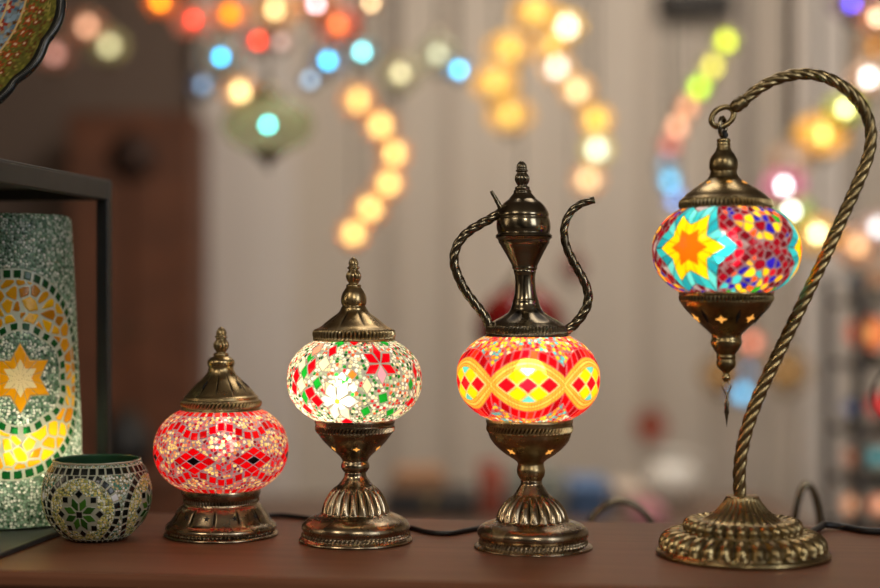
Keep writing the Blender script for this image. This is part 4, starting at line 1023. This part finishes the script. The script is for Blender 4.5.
# shelf rack at the right with lamps standing on it
RD = 3.1
rx0 = (838 - CX) * RD / F; rw = .40
rk = empty('shelf_rack', (rx0 + rw / 2, RD, 0), 'dark metal shelf rack with coloured lamps at the right edge', 'shelf')
RACKM = plain('rack_metal', (.075, .068, .062), .5)
shelf_px = [300, 362, 428, 478, 526]
for sx in (-1, 1):
    for sy in (-1, 1):
        mb = MB(); mb.box((sx * (rw / 2 - .01), sy * .13, .51), (.02, .02, 1.02), bev=.002); mb.build('post', RACKM, rk)
zs = [CZ - (y - CY) * RD / F for y in shelf_px] + [.12]
for z in zs:
    mb = MB(); mb.box((0, 0, z - .006), (rw - .002, .25, .012), bev=.002); mb.build('shelf_board', RACKM, rk)
def rack_lamp(px, zi, gpx, halo, hs, core, cs, label):
    z = zs[zi]; R = gpx / 2 * RD / F; x = (px - CX) * RD / F
    g = empty('shelf_lamp', (x, RD - .02, z + .0005), label, 'lamp', 'lamps standing on the shelf rack')
    mb = MB(); mb.lathe([(.001, 0), (R * .7, 0), (R * .66, .008), (R * .3, .018), (R * .55, .028)], 20); mb.build('base', BRONZE, g)
    zc = .026 + R * .75; mb = MB(); mb.lathe([(R * math.sin(t), zc - R * .82 * math.cos(t)) for t in np.linspace(.4, PI - .4, 12)], 24); mb.build('glass_globe', hm(halo, hs), g)
    mb = MB(); B = R * .4; mb.lathe([(.0005, zc - B)] + [(B * math.sin(t), zc - B * math.cos(t)) for t in np.linspace(.3, PI - .3, 9)], 14); mb.build('bulb', bm_(core, cs), g)
    mb = MB(); mb.lathe([(R * .5, zc + R * .72), (R * .45, zc + R * .85), (R * .12, zc + R * 1.0), (.001, zc + R * 1.2)], 18); mb.build('brass_cap', BRONZE, g)
for a in [(866, 1, 44, '#e06028', .8, '#ffb060', 2.0, 'orange-lit globe lamp on the second shelf of the rack'),
          (850, 2, 22, '#405a90', .3, '#8090b0', .4, 'small blue globe lamp on the third shelf, rack corner'),
          (880, 2, 30, '#d01c28', .7, '#ff3030', 1.2, 'red globe lamp on the third shelf at the right edge'),
          (851, 3, 24, '#b06848', .4, '#ffb080', .7, 'small peach globe lamp on the fourth shelf, rack corner'),
          (874, 3, 26, '#409090', .45, '#80d8e0', .8, 'teal globe lamp on the fourth shelf of the rack'),
          (853, 4, 27, '#e09868', .7, '#ffd0a8', 2.0, 'peach-lit globe lamp on the lowest visible shelf, rack corner'),
          (881, 4, 26, '#e08860', .7, '#ffc8a0', 2.2, 'coral-lit globe lamp on the lowest visible shelf at the right edge'),
          (853, 0, 20, '#707880', .3, '#90a0b0', .3, 'small grey globe lamp on top of the rack'),
          (874, 0, 24, '#a06840', .4, '#e0a070', .8, 'tan globe lamp on top of the rack at the right edge')]: rack_lamp(*a)

# ================================================================== LIGHT AND CAMERA
def area(name, loc, target, size, energy, col, sy=None):
    l = bpy.data.lights.new(name, 'AREA'); l.energy = energy; l.color = col; l.shape = 'RECTANGLE'; l.size = size; l.size_y = sy or size
    o = bpy.data.objects.new(name, l); C.objects.link(o); o.location = loc
    o.rotation_euler = (Vector(target) - Vector(loc)).to_track_quat('-Z', 'Y').to_euler(); return o
area('window_light', (2.3, -1.2, 2.0), (0.2, 1.4, .9), 1.0, 26, (0.90, 0.95, 1.0), 1.5)
area('shop_light_left', (-1.7, -0.6, 2.6), (-.2, 1.4, .9), .7, 13, (1.0, .86, .68))
area('shop_light_front', (.35, -1.6, 2.5), (0.1, 1.4, .9), .5, 14, (1.0, .92, .80))
area('shop_light_far_left', (-2.6, .9, 1.7), (-.1, 1.4, .9), .5, 7, (1.0, .80, .56), 1.0)
area('shop_light_back', (0.6, 4.0, 2.8), (0.6, 5.2, 1.0), 1.6, 62, (1.0, .88, .76))
area('shop_light_middle', (0.3, 2.6, 2.8), (0.3, 2.7, 0), 1.2, 16, (1.0, .88, .76))
w = bpy.data.worlds.new('shop_ambient'); bpy.context.scene.world = w; w.use_nodes = True
nt = w.node_tree; bg = nt.nodes['Background']
tc = N(nt, 'TexCoord'); no = N(nt, 'TexNoise', Scale=2.2, Detail=2.0); nt.links.new(tc.outputs['Generated'], no.inputs['Vector'])
r = N(nt, 'ValToRGB'); r.color_ramp.elements[0].position = .46; r.color_ramp.elements[1].position = .70
r.color_ramp.elements[0].color = (.012, .009, .007, 1); r.color_ramp.elements[1].color = (.42, .34, .26, 1)
nt.links.new(no.outputs['Fac'], r.inputs['Fac']); nt.links.new(r.outputs['Color'], bg.inputs['Color']); bg.inputs['Strength'].default_value = .75

cam = bpy.data.cameras.new('camera'); co_ = bpy.data.objects.new('camera', cam); C.objects.link(co_)
co_.location = (0, 0, CZ); co_.rotation_euler = (PI / 2, 0, 0)
cam.sensor_width = 36; cam.lens = F * 36 / 880; cam.clip_start = .05; cam.clip_end = 60
cam.dof.use_dof = True; cam.dof.focus_distance = 1.35; cam.dof.aperture_fstop = (cam.lens / 1000) / .036 ; cam.dof.aperture_blades = 0
sc = bpy.context.scene; sc.camera = co_
sc.view_settings.view_transform = 'Standard'; sc.view_settings.look = 'None'; sc.view_settings.exposure = 0.0
sc.cycles.sample_clamp_indirect = 4.0; sc.cycles.max_bounces = 8; sc.cycles.transparent_max_bounces = 16
sc.cycles.use_denoising = True
